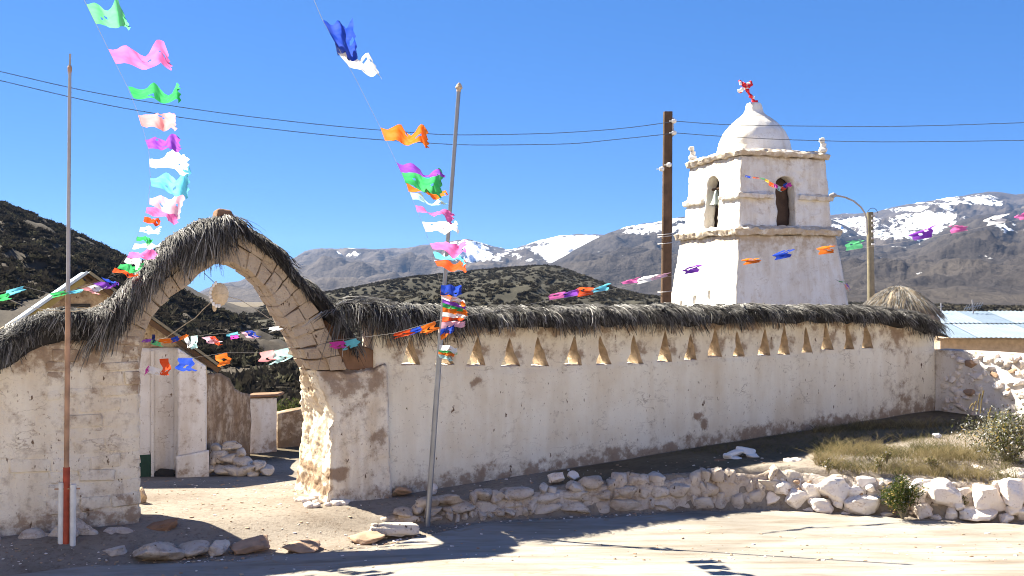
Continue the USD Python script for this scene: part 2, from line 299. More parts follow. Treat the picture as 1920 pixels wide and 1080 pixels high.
M['hill_soil'] = earth('hill_soil', (.030, .028, .021), (.042, .039, .029), (.062, .056, .041), scale=.25, bump=.8, bs=3)
M['hill_soil_dark'] = earth('hill_soil_dark', (.034, .028, .023), (.052, .043, .034), (.09, .073, .055), scale=.4, bump=.8, bs=4)
def mountain_material(name, a, b, c, s):
    n = {'g': ('geometry', {}), 'a': ('attribute', {'attribute': 'snow'}), 'm1': ('mapping', {'scale': (s, s, s * 1.6)}),
        'n': ('noise_texture', {'scale': 1.0, 'detail': 9.0, 'roughness': .62}), 'r': ('rgb_ramp', {'ramp': [(.32, a), (.5, b), (.68, c)]}),
        'm2': ('mapping', {'scale': (s * 15, s * 9, s * 26)}), 'n2': ('noise_texture', {'scale': 1.0, 'detail': 8.0, 'roughness': .68}),
        'k': ('math', {'math_type': 'multiply_add', 'value2': 1.0}), 'rk': ('rgb_ramp', {'ramp': [(.93, (0, 0, 0)), (.98, (1, 1, 1))]}),
        'r2': ('rgb_ramp', {'ramp': [(.36, (.62, .6, .58)), (.52, (1, 1, 1))]}), 'mm': ('mix_color', {'blend_type': 'multiply', 'fac': .7}),
        'ms': ('mix_color', {'b': (.82, .83, .85)}), 'b': ('bump', {'strength': .9, 'distance': 7.0}),
        'p': ('principled_bsdf', {'roughness': .95, 'specular_ior_level': .1})}
    l = [('g.position', 'm1.vector'), ('m1.vector', 'n.vector'), ('n.fac', 'r.fac'), ('g.position', 'm2.vector'), ('m2.vector', 'n2.vector'), ('a.fac', 'k.value1'), ('n2.fac', 'k.value3'),
         ('k.value', 'rk.fac'), ('n2.fac', 'r2.fac'), ('r.color', 'mm.a'), ('r2.color', 'mm.b'), ('mm.result', 'ms.a'), ('rk.color', 'ms.fac'), ('ms.result', 'p.base_color'), ('n2.fac', 'b.height'), ('b.normal', 'p.normal')]
    return mat(name, n, l)
M['mount'] = mountain_material('mountain_brown', (.043, .036, .035), (.071, .060, .054), (.108, .090, .076), .006)
M['mount2'] = mountain_material('mountain_slate', (.030, .027, .027), (.049, .042, .039), (.078, .066, .056), .008)

# ------------------------------------------------------------------ the wall's own axes: t along it (to the right and away), w into it, z up
TA = .549; AL = math.atan(TA); CA, SA = math.cos(AL), math.sin(AL); Y0 = 15.1
E = np.array([CA, SA, 0]); N = np.array([-SA, CA, 0])
def W(t, z, w):
    t, z, w = np.broadcast_arrays(np.asarray(t, float), np.asarray(z, float), np.asarray(w, float))
    return np.stack([t * CA - w * SA, Y0 + t * SA + w * CA, z], -1)
def wt(u, v, w=0.0):
    s = (u - 960) / F
    t = (s * (Y0 + w * CA) + w * SA) / (CA - s * SA); Y = Y0 + t * SA + w * CA
    return t, EYE - (v - HZ) / F * Y

# ------------------------------------------------------------------ ground height
RX = np.array([-2.3, -1.5, -.5, 1.04, 2.6, 3.72, 4.6, 5.4, 6.85, 9., 13.])
RY = np.array([12.95, 13.2, 13.5, 13.95, 14.22, 14.3, 14.08, 13.82, 13.45, 13.1, 12.7])
RZ = np.array([.06, .17, .30, .42, .50, .60, .57, .53, .52, .52, .52])
WX = np.array([-2.5, -1.73, 2.54, 5.13, 8.1, 13]); WZ = np.array([.12, .20, .46, .62, .80, .9])
def sstep(x, a, b):
    t = np.clip((x - a) / (b - a), 0, 1); return t * t * (3 - 2 * t)
def road_tilt(X, Y):
    d = np.maximum(12.5 - Y, 0); return .13 * d * d / (d + .5) * sstep(X, -3.2, -.4)
def rise(Y): return np.where(Y < 2, 0.66 * np.maximum(2 - Y, 0) ** 2 / (np.maximum(2 - Y, 0) + 14) * np.clip(1.0 - (np.maximum(-Y, 0) / 900), .25, 1), 0)
def ground_h(X, Y):
    w = (Y - Y0 - TA * X) * CA
    wob = .10 * (noise(np.stack([X * 1.7, Y * 1.7, X * 0], -1)) - .5)
    gate = .20 * sstep(w + wob, -1.25, -.25) - .03 * sstep(w, .5, 3)
    yr, zr, zw = np.interp(X, RX, RY), np.interp(X, RX, RZ), np.interp(X, WX, WZ)
    d = Y - yr; yw = Y0 + TA * X
    tf = np.clip(d / np.maximum(yw - yr, .3), 0, 1)
    upper = .16 * sstep(X, 3.9, 5.0) * sstep(d, .45, .75)
    terr = (zr + upper * (1 - tf) + (zw - zr) * tf) * sstep(d + wob * .6, -.02, .22)
    k = sstep(X, -2.2, -1.2)
    back = sstep(w, .3, .7)
    h = gate * (1 - k) + terr * k + road_tilt(X, Y)
    h = h * (1 - back) + (.17 - .46 * np.clip((Y - 14.4) / 4.4, 0, 1) * (1 - sstep(X, -2.2, -.8))) * back
    return h + .03 * (fbm(np.stack([X * 1.3, Y * 1.3, X * 0], -1), 4, 3) - .5) * (h > .02) 
def axis(lo, hi, step, far):
    mid = list(np.arange(lo, hi + step / 2, step)); a, s = mid[0], step
    left = []
    while a > -far: s *= 1.35; a -= s; left.append(a)
    b, s = mid[-1], step; right = []
    while b < far: s *= 1.35; b += s; right.append(b)
    return np.array(left[::-1] + mid + right)
gx, gy = axis(-9, 12, .07, 3600), axis(8.5, 20.5, .07, 3600)
GX, GY = np.meshgrid(gx, gy)
near = (GX > -40) & (GX < 40) & (GY > -20) & (GY < 60)
GZ = np.where(near, ground_h(np.clip(GX, -60, 60), np.clip(GY, 4, 80)), np.where(GY < 10, road_tilt(GX, np.maximum(GY, 4)), .1))
GZ = np.where((GY > 22), GZ * np.clip(1 - (GY - 22) / 20, 0, 1) - .0, GZ)
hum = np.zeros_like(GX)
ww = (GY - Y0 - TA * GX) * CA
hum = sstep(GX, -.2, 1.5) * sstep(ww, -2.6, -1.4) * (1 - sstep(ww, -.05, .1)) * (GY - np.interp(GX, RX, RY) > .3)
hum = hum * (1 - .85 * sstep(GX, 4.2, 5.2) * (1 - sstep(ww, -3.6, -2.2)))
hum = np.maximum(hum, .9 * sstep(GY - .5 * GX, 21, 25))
GZ = GZ + np.where(GY < 2, np.minimum(rise(GY), 170) + np.where(GY < -12, 3 * (fbm(np.stack([GX / 22, GY / 22, 0 * GX], -1), 4, 5) - .5), 0), 0)
gv = np.stack([GX, GY, GZ], -1).reshape(-1, 3)
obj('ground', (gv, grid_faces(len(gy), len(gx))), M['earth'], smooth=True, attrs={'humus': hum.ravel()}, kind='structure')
# road: one pale concrete sheet with its own worn edge
def road_edge(X):
    pts = [ground_px(u, v) for u, v in ((-500, 1085), (-100, 1062), (100, 1056), (300, 1060), (480, 1046), (600, 1040), (720, 1022), (800, 1004), (900, 985))]
    ex = [p[0] for p in pts] + [-.2, 1.04, 2.6, 3.72, 5.4, 6.85, 9, 13, 60]; ey = [p[1] for p in pts] + [13.38, 13.78, 14.05, 14.15, 13.62, 13.22, 12.9, 12.5, 10]
    return np.interp(X, ex, ey)
rx = axis(-9, 12, .09, 120); rq = np.concatenate([-np.geomspace(13.5, .06, 60), [0]])
RXX, RQ = np.meshgrid(rx, rq)
edge = road_edge(RXX) + .22 * (fbm(np.stack([RXX * 2.2, RXX * 0, RXX * 0], -1), 6, 9) - .5) * 2
RYY = edge + RQ
rz = .014 + np.where(RYY > -5, road_tilt(RXX, np.maximum(RYY, 4)), road_tilt(RXX, 4 + 0 * RYY)); rz = rz + rise(RYY); rz[-1] -= .034
obj('road', (np.stack([RXX, RYY, rz], -1).reshape(-1, 3), grid_faces(len(rq), len(rx))), M['road'], kind='structure')

# ------------------------------------------------------------------ hills and mountains
def ridge(name, pts, D, Yf, back, seed, nx, ny, amp, m, gul, pw=1.25, snow=None, wob=0.0, zb=0.0, smooth=True):
    u = np.array([p[0] for p in pts], float); v = np.array([p[1] for p in pts], float)
    us = np.linspace(u[0], u[-1], nx); vs = np.interp(us, u, v)
    k = max(3, nx // 90); ker = np.hanning(k + 2)[1:-1]; ker /= ker.sum()
    vs = np.convolve(np.pad(vs, (k // 2, k - 1 - k // 2), 'edge'), ker, 'valid')
    s = (us - 960) / F
    q = np.linspace(0, 1, ny) ** .85; rows = []
    Q = np.concatenate([q, 1 + np.linspace(.1, 1, 8)])
    S, QQ = np.meshgrid(s, Q); VV = np.broadcast_to(vs, S.shape)
    Yv = np.where(QQ <= 1, Yf + (D - Yf) * QQ, D + back * (QQ - 1)); X = S * np.where(QQ <= 1, Yv, D + (Yv - D) * .5)
    Zr = EYE - (VV - HZ) / F * D
    p3 = np.stack([X / gul, Yv / gul, 0 * X], -1)
    rid = 1 - np.abs(2 * fbm(p3, 5, seed) - 1) * 1.0
    small = fbm(p3 * 6, 6, seed + 5) - .5
    prof = np.where(QQ <= 1, np.clip(QQ, 0, 1) ** pw, 1 - .8 * np.clip(QQ - 1, 0, 1) ** 1.2)
    Z = zb + (Zr - zb) * prof
    env = np.where(QQ <= 1, 4 * QQ * (1 - QQ), 0) * (1 - sstep(QQ, .9, 1) * .3)
    Z = Z + amp * env * ((rid - .75) * 1.1 + small * .8)
    Z = Z + wob * small * sstep(QQ, .6, 1)
    sight = EYE + (Zr - EYE) * Yv / D
    Z = np.where((QQ < .985), np.minimum(Z, sight - .0012 * D * (1 - np.clip(QQ, 0, 1))), Z)
    P = np.stack([X, Yv, Z], -1)
    up = np.broadcast_to(us, S.shape); vp = HZ - (Z - EYE) / Yv * F
    sn = np.zeros_like(Z) if snow is None else snow(up, vp, P, QQ) + (fbm(np.stack([X / gul * 9 + Z / gul * 5, Yv / gul * 2, Z / gul * 9], -1), 4, seed + 9) - .5) * 1.45
    f = grid_faces(len(Q), nx)
    path = obj(name, (P.reshape(-1, 3), f), m, smooth=smooth, attrs={'snow': sn.ravel()}, kind='structure')
    return P
def blob(u, v, cu, cv, ru, rv): return np.clip(1.25 - np.sqrt(((u - cu) / ru) ** 2 + ((v - cv) / rv) ** 2), 0, 1)
def snow_far(u, v, P, q):
    b = np.maximum.reduce([blob(u, v, 665, 474, 45, 9) * .62, blob(u, v, 880, 470, 75, 26) * .62, blob(u, v, 1060, 462, 95, 34) * .76, blob(u, v, 960, 478, 60, 18) * .62])
    return b - .02
def snow_m2(u, v, P, q):
    return np.maximum.reduce([blob(u, v, 1235, 430, 95, 22) * .56, blob(u, v, 1300, 425, 70, 34) * .62, blob(u, v, 1420, 420, 190, 40) * .64])
def snow_m3(u, v, P, q):
    return np.maximum.reduce([blob(u, v, 1600, 425, 90, 32) * .58, blob(u, v, 1745, 412, 95, 40) * .62, blob(u, v, 1820, 378, 90, 14) * .52, blob(u, v, 1660, 440, 100, 20) * .60])
def snow_m4(u, v, P, q): return np.maximum.reduce([blob(u, v, 1880, 425, 30, 14) * .5, blob(u, v, 1690, 458, 60, 7) * .55])
ridge('snowy_mountain', [(250, 590), (330, 565), (363, 552), (420, 530), (447, 527), (500, 505), (545, 486), (572, 472), (600, 466), (640, 464), (700, 467), (760, 465), (800, 460), (830, 455), (855, 450), (877, 448), (905, 456), (950, 468), (975, 464), (1000, 455),
      (1030, 446), (1060, 440), (1110, 440), (1200, 440), (1400, 450)], 3000, 900, 1500, 11, 420, 150, 80, M['mount'], 330, snow=snow_far, wob=14)
ridge('high_mountain', [(1450, 420), (1565, 402), (1610, 400), (1640, 397), (1700, 384), (1760, 373), (1800, 366), (1850, 361), (1920, 364), (2000, 372), (2200, 420), (2500, 520)], 2700, 900, 1500, 23, 420, 150, 80, M['mount'], 300, snow=snow_m3, wob=12)
ridge('rounded_mountain', [(900, 560), (970, 530), (1010, 505), (1045, 486), (1080, 466), (1110, 450), (1140, 436), (1170, 426), (1200, 420), (1245, 414), (1290, 404), (1350, 396), (1450, 392), (1540, 402), (1590, 425), (1650, 470), (1750, 520), (1850, 560)], 2000, 600, 1000, 31, 420, 150, 48, M['mount2'], 230, snow=snow_m2, wob=7)
ridge('front_mountain', [(1380, 520), (1480, 490), (1560, 470), (1640, 461), (1700, 462), (1740, 449), (1770, 430), (1800, 413), (1830, 405), (1858, 402), (1885, 407), (1905, 415), (1935, 408), (2000, 395), (2100, 400), (2400, 480)], 1500, 350, 900, 47, 420, 160, 34, M['mount2'], 170, snow=snow_m4, wob=6)
HL = ridge('dark_hill', [(-900, 250), (-500, 265), (-250, 300), (-80, 352), (0, 380), (70, 403), (130, 435), (200, 467), (240, 490), (290, 520), (337, 547), (393, 577), (430, 592), (500, 622), (570, 655), (640, 690), (760, 740)], 130, 26, 90, 5, 300, 110, 4.5, M['hill_soil_dark'], 24, pw=1.1, wob=1.6)
HM = ridge('green_hill', [(-100, 640), (300, 612), (430, 593), (480, 578), (560, 556), (620, 546), (700, 531), (780, 518), (860, 510), (950, 502), (1010, 498), (1050, 500), (1100, 520), (1150, 541), (1200, 553), (1300, 562), (1500, 568), (1900, 575), (2300, 580)], 300, 60, 260, 8, 420, 110, 6, M['hill_soil'], 55, pw=1.15, wob=2.2)

# thin mountain air: one closed box round everything
hb = trimesh.creation.box((11000, 11000, 330.0)); hb.apply_translation((0, 0, 163.0))
M['haze'] = usdkit.material(stage, '/World/Looks/thin_haze', {'v': ('principled_volume', {'color': (.36, .57, 1.0), 'density': .000075, 'anisotropy': .2})}, [], volume='v.volume')
obj('haze', hb, M['haze'], kind='stuff', label='thin blue mountain air over the far slopes', cat='haze')
# scrub on the two near hills
def scrub_mesh(seed, n=34, flat=.6):
    r = np.random.default_rng(seed); vs, fs = [], []
    for i in range(n):
        d = r.normal(size=3); d[2] = abs(d[2]); d /= np.linalg.norm(d); c = d * r.uniform(.45, 1) * [1, 1, flat]
        a, b = r.normal(size=3) * .38, r.normal(size=3) * .38
        k = len(vs); vs += [c - a * .6 - b * .4, c + a * .7 - b * .3, c + b * .8]; fs.append((k, k + 1, k + 2))
    return np.array(vs), np.array(fs)
def instancer(name, protos, pos, idx, scale, mats, label, cat, seed=1, squash=None, flat_rot=True):
    path = numbered('/World', name); pi = UsdGeom.PointInstancer.Define(stage, path); t = []
    for k, (msh, m) in enumerate(zip(protos, mats)):
        pp = f'{path}/kinds/kind_{k:03d}'; usdkit.mesh(stage, pp, msh, m); t.append(Sdf.Path(pp))
    pi.CreatePrototypesRel().SetTargets(t); r = np.random.default_rng(seed)
    pi.CreatePositionsAttr(Vt.Vec3fArray.FromNumpy(pos.astype(np.float32))); pi.CreateProtoIndicesAttr(Vt.IntArray.FromNumpy(idx.astype(np.int32)))
    th = r.uniform(0, 2 * np.pi, len(pos)); pi.CreateOrientationsAttr([Gf.Quath(float(math.cos(a / 2)), 0, 0, float(math.sin(a / 2))) for a in th])
    sc = np.stack([scale * r.uniform(.8, 1.3, len(pos)), scale * r.uniform(.8, 1.3, len(pos)), scale * r.uniform(.6, 1.1, len(pos))], -1)
    pi.CreateScalesAttr(Vt.Vec3fArray.FromNumpy(sc.astype(np.float32)))
    tag(pi, label, cat, None, 'stuff'); return path
def sample(P, n, seed, vmin=-1e9):
    r = np.random.default_rng(seed); a, b = P.shape[0] - 9, P.shape[1] - 1
    A = np.linalg.norm(np.cross(P[1:a + 1, :-1] - P[:a, :-1], P[:a, 1:] - P[:a, :-1]), axis=-1)
    u = HZ * 0 + 960 + P[:a, :-1, 0] / P[:a, :-1, 1] * F
    A = A * ((u > -150) & (u < 2050)) ; w = A.ravel() / A.sum(); k = r.choice(len(w), n, p=w); i, j = k // b, k % b
    x, y = r.random(n)[:, None], r.random(n)[:, None]
    return P[i, j] * (1 - x) * (1 - y) + P[i + 1, j] * x * (1 - y) + P[i, j + 1] * (1 - x) * y + P[i + 1, j + 1] * x * y
M['scrub_mid'] = leaf('scrub_mid', (.064, .058, .044), .15); M['scrub_pale'] = leaf('scrub_pale', (.092, .082, .060), .15); smats2 = [M['scrub_dark'], M['scrub_mid'], M['scrub_mid'], M['scrub_mid'], M['scrub_pale']]
sp = [scrub_mesh(s) for s in range(5)]; smats = [M['scrub_dark'], M['scrub_dark'], M['scrub_dark'], M['scrub_dry'], M['scrub_dry']]
q = sample(HL, 18000, 3); cl = fbm(q * [.25, .25, 0], 3, 4); q = q[cl > .38]
instancer('hillside_scrub', sp, q, rng.choice(5, len(q), p=[.3, .25, .2, .15, .1]), .22 + .36 * rng.random(len(q)) ** 2, smats, 'dark low scrub covering the hillside behind the chapel', 'scrub', 2)
q = sample(HM, 60000, 5)
instancer('hillside_scrub', sp, q, rng.choice(5, len(q), p=[.25, .2, .15, .2, .2]), .25 + .30 * rng.random(len(q)) ** 2, smats2, 'grey green scrub dotting the low rounded hill behind the long wall', 'scrub', 3)

# ------------------------------------------------------------------ wall solids
def tz_solid(loops, w0, w1, ref=.06):
    cs = m3.CrossSection([np.asarray(l, float) for l in loops], m3.FillRule.EvenOdd)
    m = m3.Manifold.extrude(cs, w1 - w0).translate((0, 0, w0)).refine_to_length(ref)
    q = m.to_mesh(); return np.array(q.vert_properties[:, :3], float), np.array(q.tri_verts, int)
def rough_tzw(p, amp=.02, f=2.2, seed=1, fine=.006):
    """shake points given as (t, z, w), mostly in w"""
    d = (fbm(p * f, 4, seed) - .5) * 2 * amp + (fbm(p * f * 6, 3, seed + 7) - .5) * 2 * fine
    e = (fbm(p * f + 31.7, 4, seed + 3) - .5) * 2 * amp * .6
    g = (fbm(p * f + 77.7, 4, seed + 5) - .5) * 2 * amp * .6
    return p + np.stack([e, g, d], -1)
def to_world(p): return W(p[:, 0], p[:, 1], p[:, 2])

# --- long wall with its row of pointed openings
LW0, LWT = .10, .44                               # set back from the gate pillar; thickness
NU = [770, 835, 893, 957, 1013, 1075, 1132, 1190, 1246, 1294, 1340, 1385, 1432, 1470, 1514, 1552, 1592, 1627]
NVb = [685, 685, 686, 687, 687, 685, 684, 683, 678, 675, 670, 669, 667, 665, 660, 656, 655, 653]
t_a, _ = wt(700, 600, LW0); t_b, _ = wt(1752, 600, LW0)
def wall_top(t): return np.interp(t, [t_a, 0, 3, 6, t_b - .6, t_b], [2.72, 2.64, 2.66, 2.70, 2.72, 2.66])
outer = [(t_a, -.4), (t_b, -.2)] + [(t, float(wall_top(t))) for t in np.linspace(t_b, t_a, 40)]
loops, notch = [outer], []
for u, vb in zip(NU, NVb):
    t, z = wt(u, vb, LW0); k = rnd.uniform(.9, 1.1); hw = .160 * k * (1 - .10 * (u - 770) / 860); hh = .42 * rnd.uniform(.92, 1.12) * (1 + .1 * (u - 770) / 860); o = rnd.uniform(-.07, .03)
    lp = [(t - hw, z), (t + hw * rnd.uniform(.95, 1.1), z + rnd.uniform(-.01, .01)), (t + hw * rnd.uniform(.7, .9) + o * .3, z + hh * .25), (t + hw * rnd.uniform(.45, .7) + o * .5, z + hh * .5), (t + .05 + o * .8, z + hh * .75), (t + .022 + o, z + hh * .97), (t + o, z + hh * 1.06), (t - .03 + o, z + hh * .88), (t - hw * .42 + o * .6, z + hh * .62), (t - hw * rnd.uniform(.5, .75), z + hh * .4), (t - hw * rnd.uniform(.8, 1.0), z + hh * .18)]
    loops.append(lp[::-1]); notch.append((t, z, hw, hh, lp))
p, f = tz_solid(loops, LW0, LW0 + LWT, .055)
c = p[f].mean(1); fn = np.cross(p[f[:, 1]] - p[f[:, 0]], p[f[:, 2]] - p[f[:, 0]]); fn /= np.linalg.norm(fn, axis=1, keepdims=True) + 1e-12
pw_ = rough_tzw(p, .016, 1.6, 3, .004); pw_[:, 2] -= (.022 * (1 - sstep(p[:, 1] + .02 * np.sin(p[:, 0] * 2.1) - .012 * p[:, 0], 1.88, 1.93))) * (p[:, 2] < LW0 + .05)
side = np.abs(fn[:, 2]) < .5
which = np.full(len(f), -1)
for i, (t, z, hw, hh, lp) in enumerate(notch):
    ins = side & (np.abs(c[:, 0] - t) < hw + .04) & (c[:, 1] > z - .02) & (c[:, 1] < z + hh + .02); which[ins] = i
inh = np.zeros(len(p), bool); inh[np.unique(f[which >= 0])] = True; inh &= (p[:, 2] > LW0 + .02)
pw_[inh] += .07 * (np.stack([fbm(p[inh] * 7 + 13 * k_, 4, 5 + k_) for k_ in range(3)], -1) - .5)
Xw = W(p[:, 0], p[:, 1], p[:, 2])[:, 0]; hg = p[:, 1] - np.interp(Xw, WX, WZ)
nn = fbm(p * 1.2, 3, 4)
pz = p + .20 * np.stack([fbm(p * 5, 4, 91) - .5, fbm(p * 5, 4, 92) - .5, 0 * p[:, 0]], -1)
wear = np.clip(.50 * (1 - sstep(hg, .02, .40)) + .42 * sstep(p[:, 1] - wall_top(p[:, 0]), -.34, -.06) + .14 * sstep(p[:, 1], 1.85, 2.2), 0, 1) * (.5 + nn)
for (cu, cv, ru, rv, g) in ((1306, 778, 8, 8, .9), (1318, 792, 7, 11, .9), (1690, 755, 34, 55, .42), (1700, 660, 10, 60, .35), (890, 715, 12, 12, .6), (1258, 845, 18, 14, .8), (745, 640, 26, 30, .5), (1678, 625, 34, 40, .55), (1745, 760, 20, 40, .4)):
    ct, cz = wt(cu, cv, LW0); s1, _ = wt(cu + ru, cv, LW0); wear = np.maximum(wear, g * np.exp(-(((pz[:, 0] - ct) / (s1 - ct)) ** 2 + ((pz[:, 1] - cz) / (rv * .0085)) ** 2)))
for t, z, hw, hh, lp in notch:
    wear = np.maximum(wear, .40 * np.exp(-(((p[:, 0] - t - .12) / .16) ** 2 + ((p[:, 1] - z - .22) / .2) ** 2)) * (.5 + fbm(p * 2.1 + 9, 3, 2)))
longw = thing('courtyard_wall', 'long whitewashed mud wall with a row of pointed holes under a thatch top', 'wall', W(t_a, 0, LW0))
vw = to_world(pw_)
def sub(faces):
    i, inv = np.unique(faces, return_inverse=True); return i, inv.reshape(faces.shape)
i, ff = sub(f[which < 0][:, ::-1]); obj('wall_body', (vw[i], ff), M['plaster'], longw, smooth=True, attrs={'wear': wear[i]})
for k in range(len(notch)):
    par_ = longw
    for nm, sel, m in (('opening_side', (which == k) & (fn[:, 1] < .8), M['adobe']), ('opening_ledge', (which == k) & (fn[:, 1] >= .8), M['ledge'])):
        if sel.any(): i, ff = sub(f[sel][:, ::-1]); par_ = obj(nm, (vw[i], ff), m, par_, smooth=False)

# --- thatch
def thatch(parent, crest, wc, prof, n, length, drift, seed, core='straw_dark', fwd=(.30, .46), back=.15, lift=.02, dark=.46, mid=.40, wid=.011, gold=None, reach=None, cross=.13):
    """crest: (k,2) polyline in (t,z); prof: closed cross section as (w, outward)"""
    crest = np.asarray(crest, float); seg = np.r_[0, np.cumsum(np.linalg.norm(np.diff(crest, axis=0), axis=1))]
    r = np.random.default_rng(seed); K = max(12, int(seg[-1] / .07)); ss = np.linspace(0, seg[-1], K)
    C = np.stack([np.interp(ss, seg, crest[:, 0]), np.interp(ss, seg, crest[:, 1])], -1)
    C[:, 1] += .13 * (fbm(np.stack([ss * 2.6, 0 * ss + seed, 0 * ss], -1), 4, seed) - .5)
    T = np.gradient(C, axis=0); T /= np.linalg.norm(T, axis=1, keepdims=True); NN = np.stack([-T[:, 1], T[:, 0]], -1)
    prof = np.asarray(prof, float); L = len(prof); rows = []
    for i in range(K):
        tap = min(1, .35 + min(i, K - 1 - i) * .22)
        q = np.stack([C[i, 0] + NN[i, 0] * prof[:, 1] * tap, C[i, 1] + NN[i, 1] * prof[:, 1] * tap, wc + prof[:, 0] * tap], -1); rows.append(q)
    v = np.vstack(rows); v = v + .10 * (np.stack([fbm(v * 4.5 + k * 19, 4, seed + k) for k in range(3)], -1) - .5)
    q = grid_faces(K, L, True); fs = np.vstack([q[:, [0, 1, 2]], q[:, [0, 2, 3]]])
    cap = [(a, b, c_) for base, s in ((0, 1), ((K - 1) * L, -1)) for b, c_, a in [((base + k, base + k + 1, base)[::1]) for k in range(1, L - 1)]]
    fs = np.vstack([fs, np.array([(a, b, c_) if a == 0 else (a, c_, b) for a, b, c_ in cap])])
    obj('thatch_core', (to_world(v), fs), M[core], parent, smooth=False)
    kinds = {'straw_dark': [], 'straw_mid': [], 'straw_light': []}; wds = {k: [] for k in kinds}
    per = 9
    for _ in range(n // per):
        s = r.uniform(0, seg[-1]); cl2 = noise(np.array([[s * 3.1, seed + 9, .5]]))[0]; x01 = s / seg[-1]
        L0 = (length(x01) if callable(length) else length) * r.uniform(.45, 1.3) * (.4 + 1.2 * cl2); sidef = -1 if r.random() > back else 1
        fw = r.uniform(*fwd); dr = drift(x01) + r.normal() * .42; start = r.uniform(0, .55); flat = r.random() < cross; tone = r.random(); spread = r.choice([-.5, .3, .8, 1.4]); w0 = wc + r.uniform(-.10, .14); lf = lift + r.uniform(-.03, .05)
        if flat: dr = r.choice([-1, 1]) * r.uniform(1.2, 2.4); L0 *= .6
        for _ in range(per):
            s1 = float(np.clip(s + r.normal() * .035, 0, seg[-1])); i = min(K - 1, int(s1 / seg[-1] * (K - 1))); c0 = np.array([np.interp(s1, ss, C[:, 0]), np.interp(s1, ss, C[:, 1])]); tn, nv = T[i], NN[i]
            ln = L0 * r.uniform(.6, 1.25); d1 = dr + (s1 - s) / .035 * .12 * spread + r.normal() * .13; kink = r.normal() * .035; kp = r.uniform(.3, .9); fv = fw * r.uniform(.85, 1.12)
            qq = np.linspace(max(0, start + r.uniform(-.1, .1)), 1, 6); pts = []
            for x in qq:
                off = c0 + nv * ((lf + .02 * r.normal() * .5) * (1 - .6 * x)) + np.array([0, -1.]) * ln * (.10 * x + (.30 if flat else .90) * x * x) + tn * d1 * ln * x + np.array([kink * max(0, x - kp) / .4, 0])
                pts.append((off[0], off[1], w0 + sidef * fv * (1 - (1 - x) ** 1.7) + r.normal() * .008))
            kd = .75 * tone + .25 * r.random(); kd = 'straw_dark' if kd < dark else 'straw_mid' if kd < dark + mid else 'straw_light'
            a = wid * r.choice([.5, .7, .9, 1.2, 1.7]); kinds[kd].append(W(*np.array(pts).T)); wds[kd].append(np.linspace(a, a * .4, 6))
    for kd in kinds:
        if kinds[kd]: curves('straw', kinds[kd], wds[kd], M['straw_gold'] if (gold and kd != 'straw_dark') else M[kd], parent, kind='stuff')
crest = [wt(u, v, LW0 + .2) for u, v in ((626, 575), (660, 563), (720, 569), (800, 578), (900, 583), (1000, 581), (1150, 578), (1300, 579), (1450, 576), (1600, 579), (1680, 586), (1735, 600))]
thatch(longw, crest, LW0 + .22, [(.42, -.26), (.36, -.08), (.12, .0), (-.12, -.02), (-.32, -.08), (-.38, -.20), (-.22, -.26), (.1, -.22)], 15000, lambda x: .44 - .20 * min(1, x / .22) + .05 * (x > .9), lambda s: .25, 5, fwd=(.32, .54), dark=.40, mid=.42)

# --- gate: arch of adobe blocks on two pillars
INT = [(262, 690), (266, 650), (270, 628), (283, 597), (313, 563), (347, 537), (377, 512), (410, 492), (428, 488), (457, 502), (490, 526), (514, 563), (540, 608), (562, 650), (585, 694)]
EXT = [(192, 690), (200, 650), (212, 612), (237, 560), (270, 513), (308, 478), (350, 450), (395, 430), (430, 424), (470, 446), (515, 482), (556, 528), (592, 576), (618, 624), (650, 694)]
gate = thing('arched_gateway', 'adobe arch gateway with shaggy thatch and a stub block on its crown', 'gateway', W(*wt(430, 0)[:1], 0, 0))
def resample(pl, n):
    pl = np.array(pl, float); s = np.r_[0, np.cumsum(np.linalg.norm(np.diff(pl, axis=0), axis=1))]; x = np.linspace(0, s[-1], n)
    return np.stack([np.interp(x, s, pl[:, 0]), np.interp(x, s, pl[:, 1])], -1)
I = resample([wt(*p_) for p_ in INT], 24); X_ = resample([wt(*p_) for p_ in EXT], 24)
AD = .62
core = np.vstack([I * .93 + X_ * .07, (X_ * .93 + I * .07)[::-1]])
pc, fc = tz_solid([core], .03, AD - .03, .12); obj('arch_core', (to_world(pc), fc[:, ::-1]), M['mud'], gate, smooth=False)
for k in range(23):
    for a0, a1 in ((0, .5), (.5, 1)):
        cut = .36 + .28 * rnd.random() if k % 2 else .5 + .1 * rnd.random()
        for r0, r1 in ((0, cut), (cut, 1)):
            g = rnd.uniform(.008, .034); C8 = np.zeros((2, 2, 2, 3)); off = rnd.uniform(-.014, .024)
            for ix in (0, 1):
                kk = k + ix; da = g if ix == 0 else -g
                i0 = I[k] * (1 - ix) + I[k + 1] * ix + (I[k + 1] - I[k]) * da; x0 = X_[k] * (1 - ix) + X_[k + 1] * ix + (X_[k + 1] - X_[k]) * da
                for iy, rr in ((0, r0 + .012 * (r0 > 0)), (1, r1)):
                    for iz, aa in ((0, a0), (1, a1)):
                        q = i0 * (1 - rr) + x0 * rr; ww_ = AD * aa + (.008 if iz == 0 and aa else 0) - (off if aa == 0 else 0)
                        C8[ix, iy, iz] = (q[0], q[1], ww_)
            b = block(C8, .012, .010); q_ = trimesh.Trimesh(b[0], b[1], process=False).subdivide(); pv_ = np.array(q_.vertices); pv_ = pv_ + .030 * (np.stack([fbm(pv_ * 5 + 11 * j_, 3, j_) for j_ in range(3)], -1) - .5); obj('brick', (to_world(pv_), np.array(q_.faces)[:, ::-1]), M['arch'], gate, smooth=50)
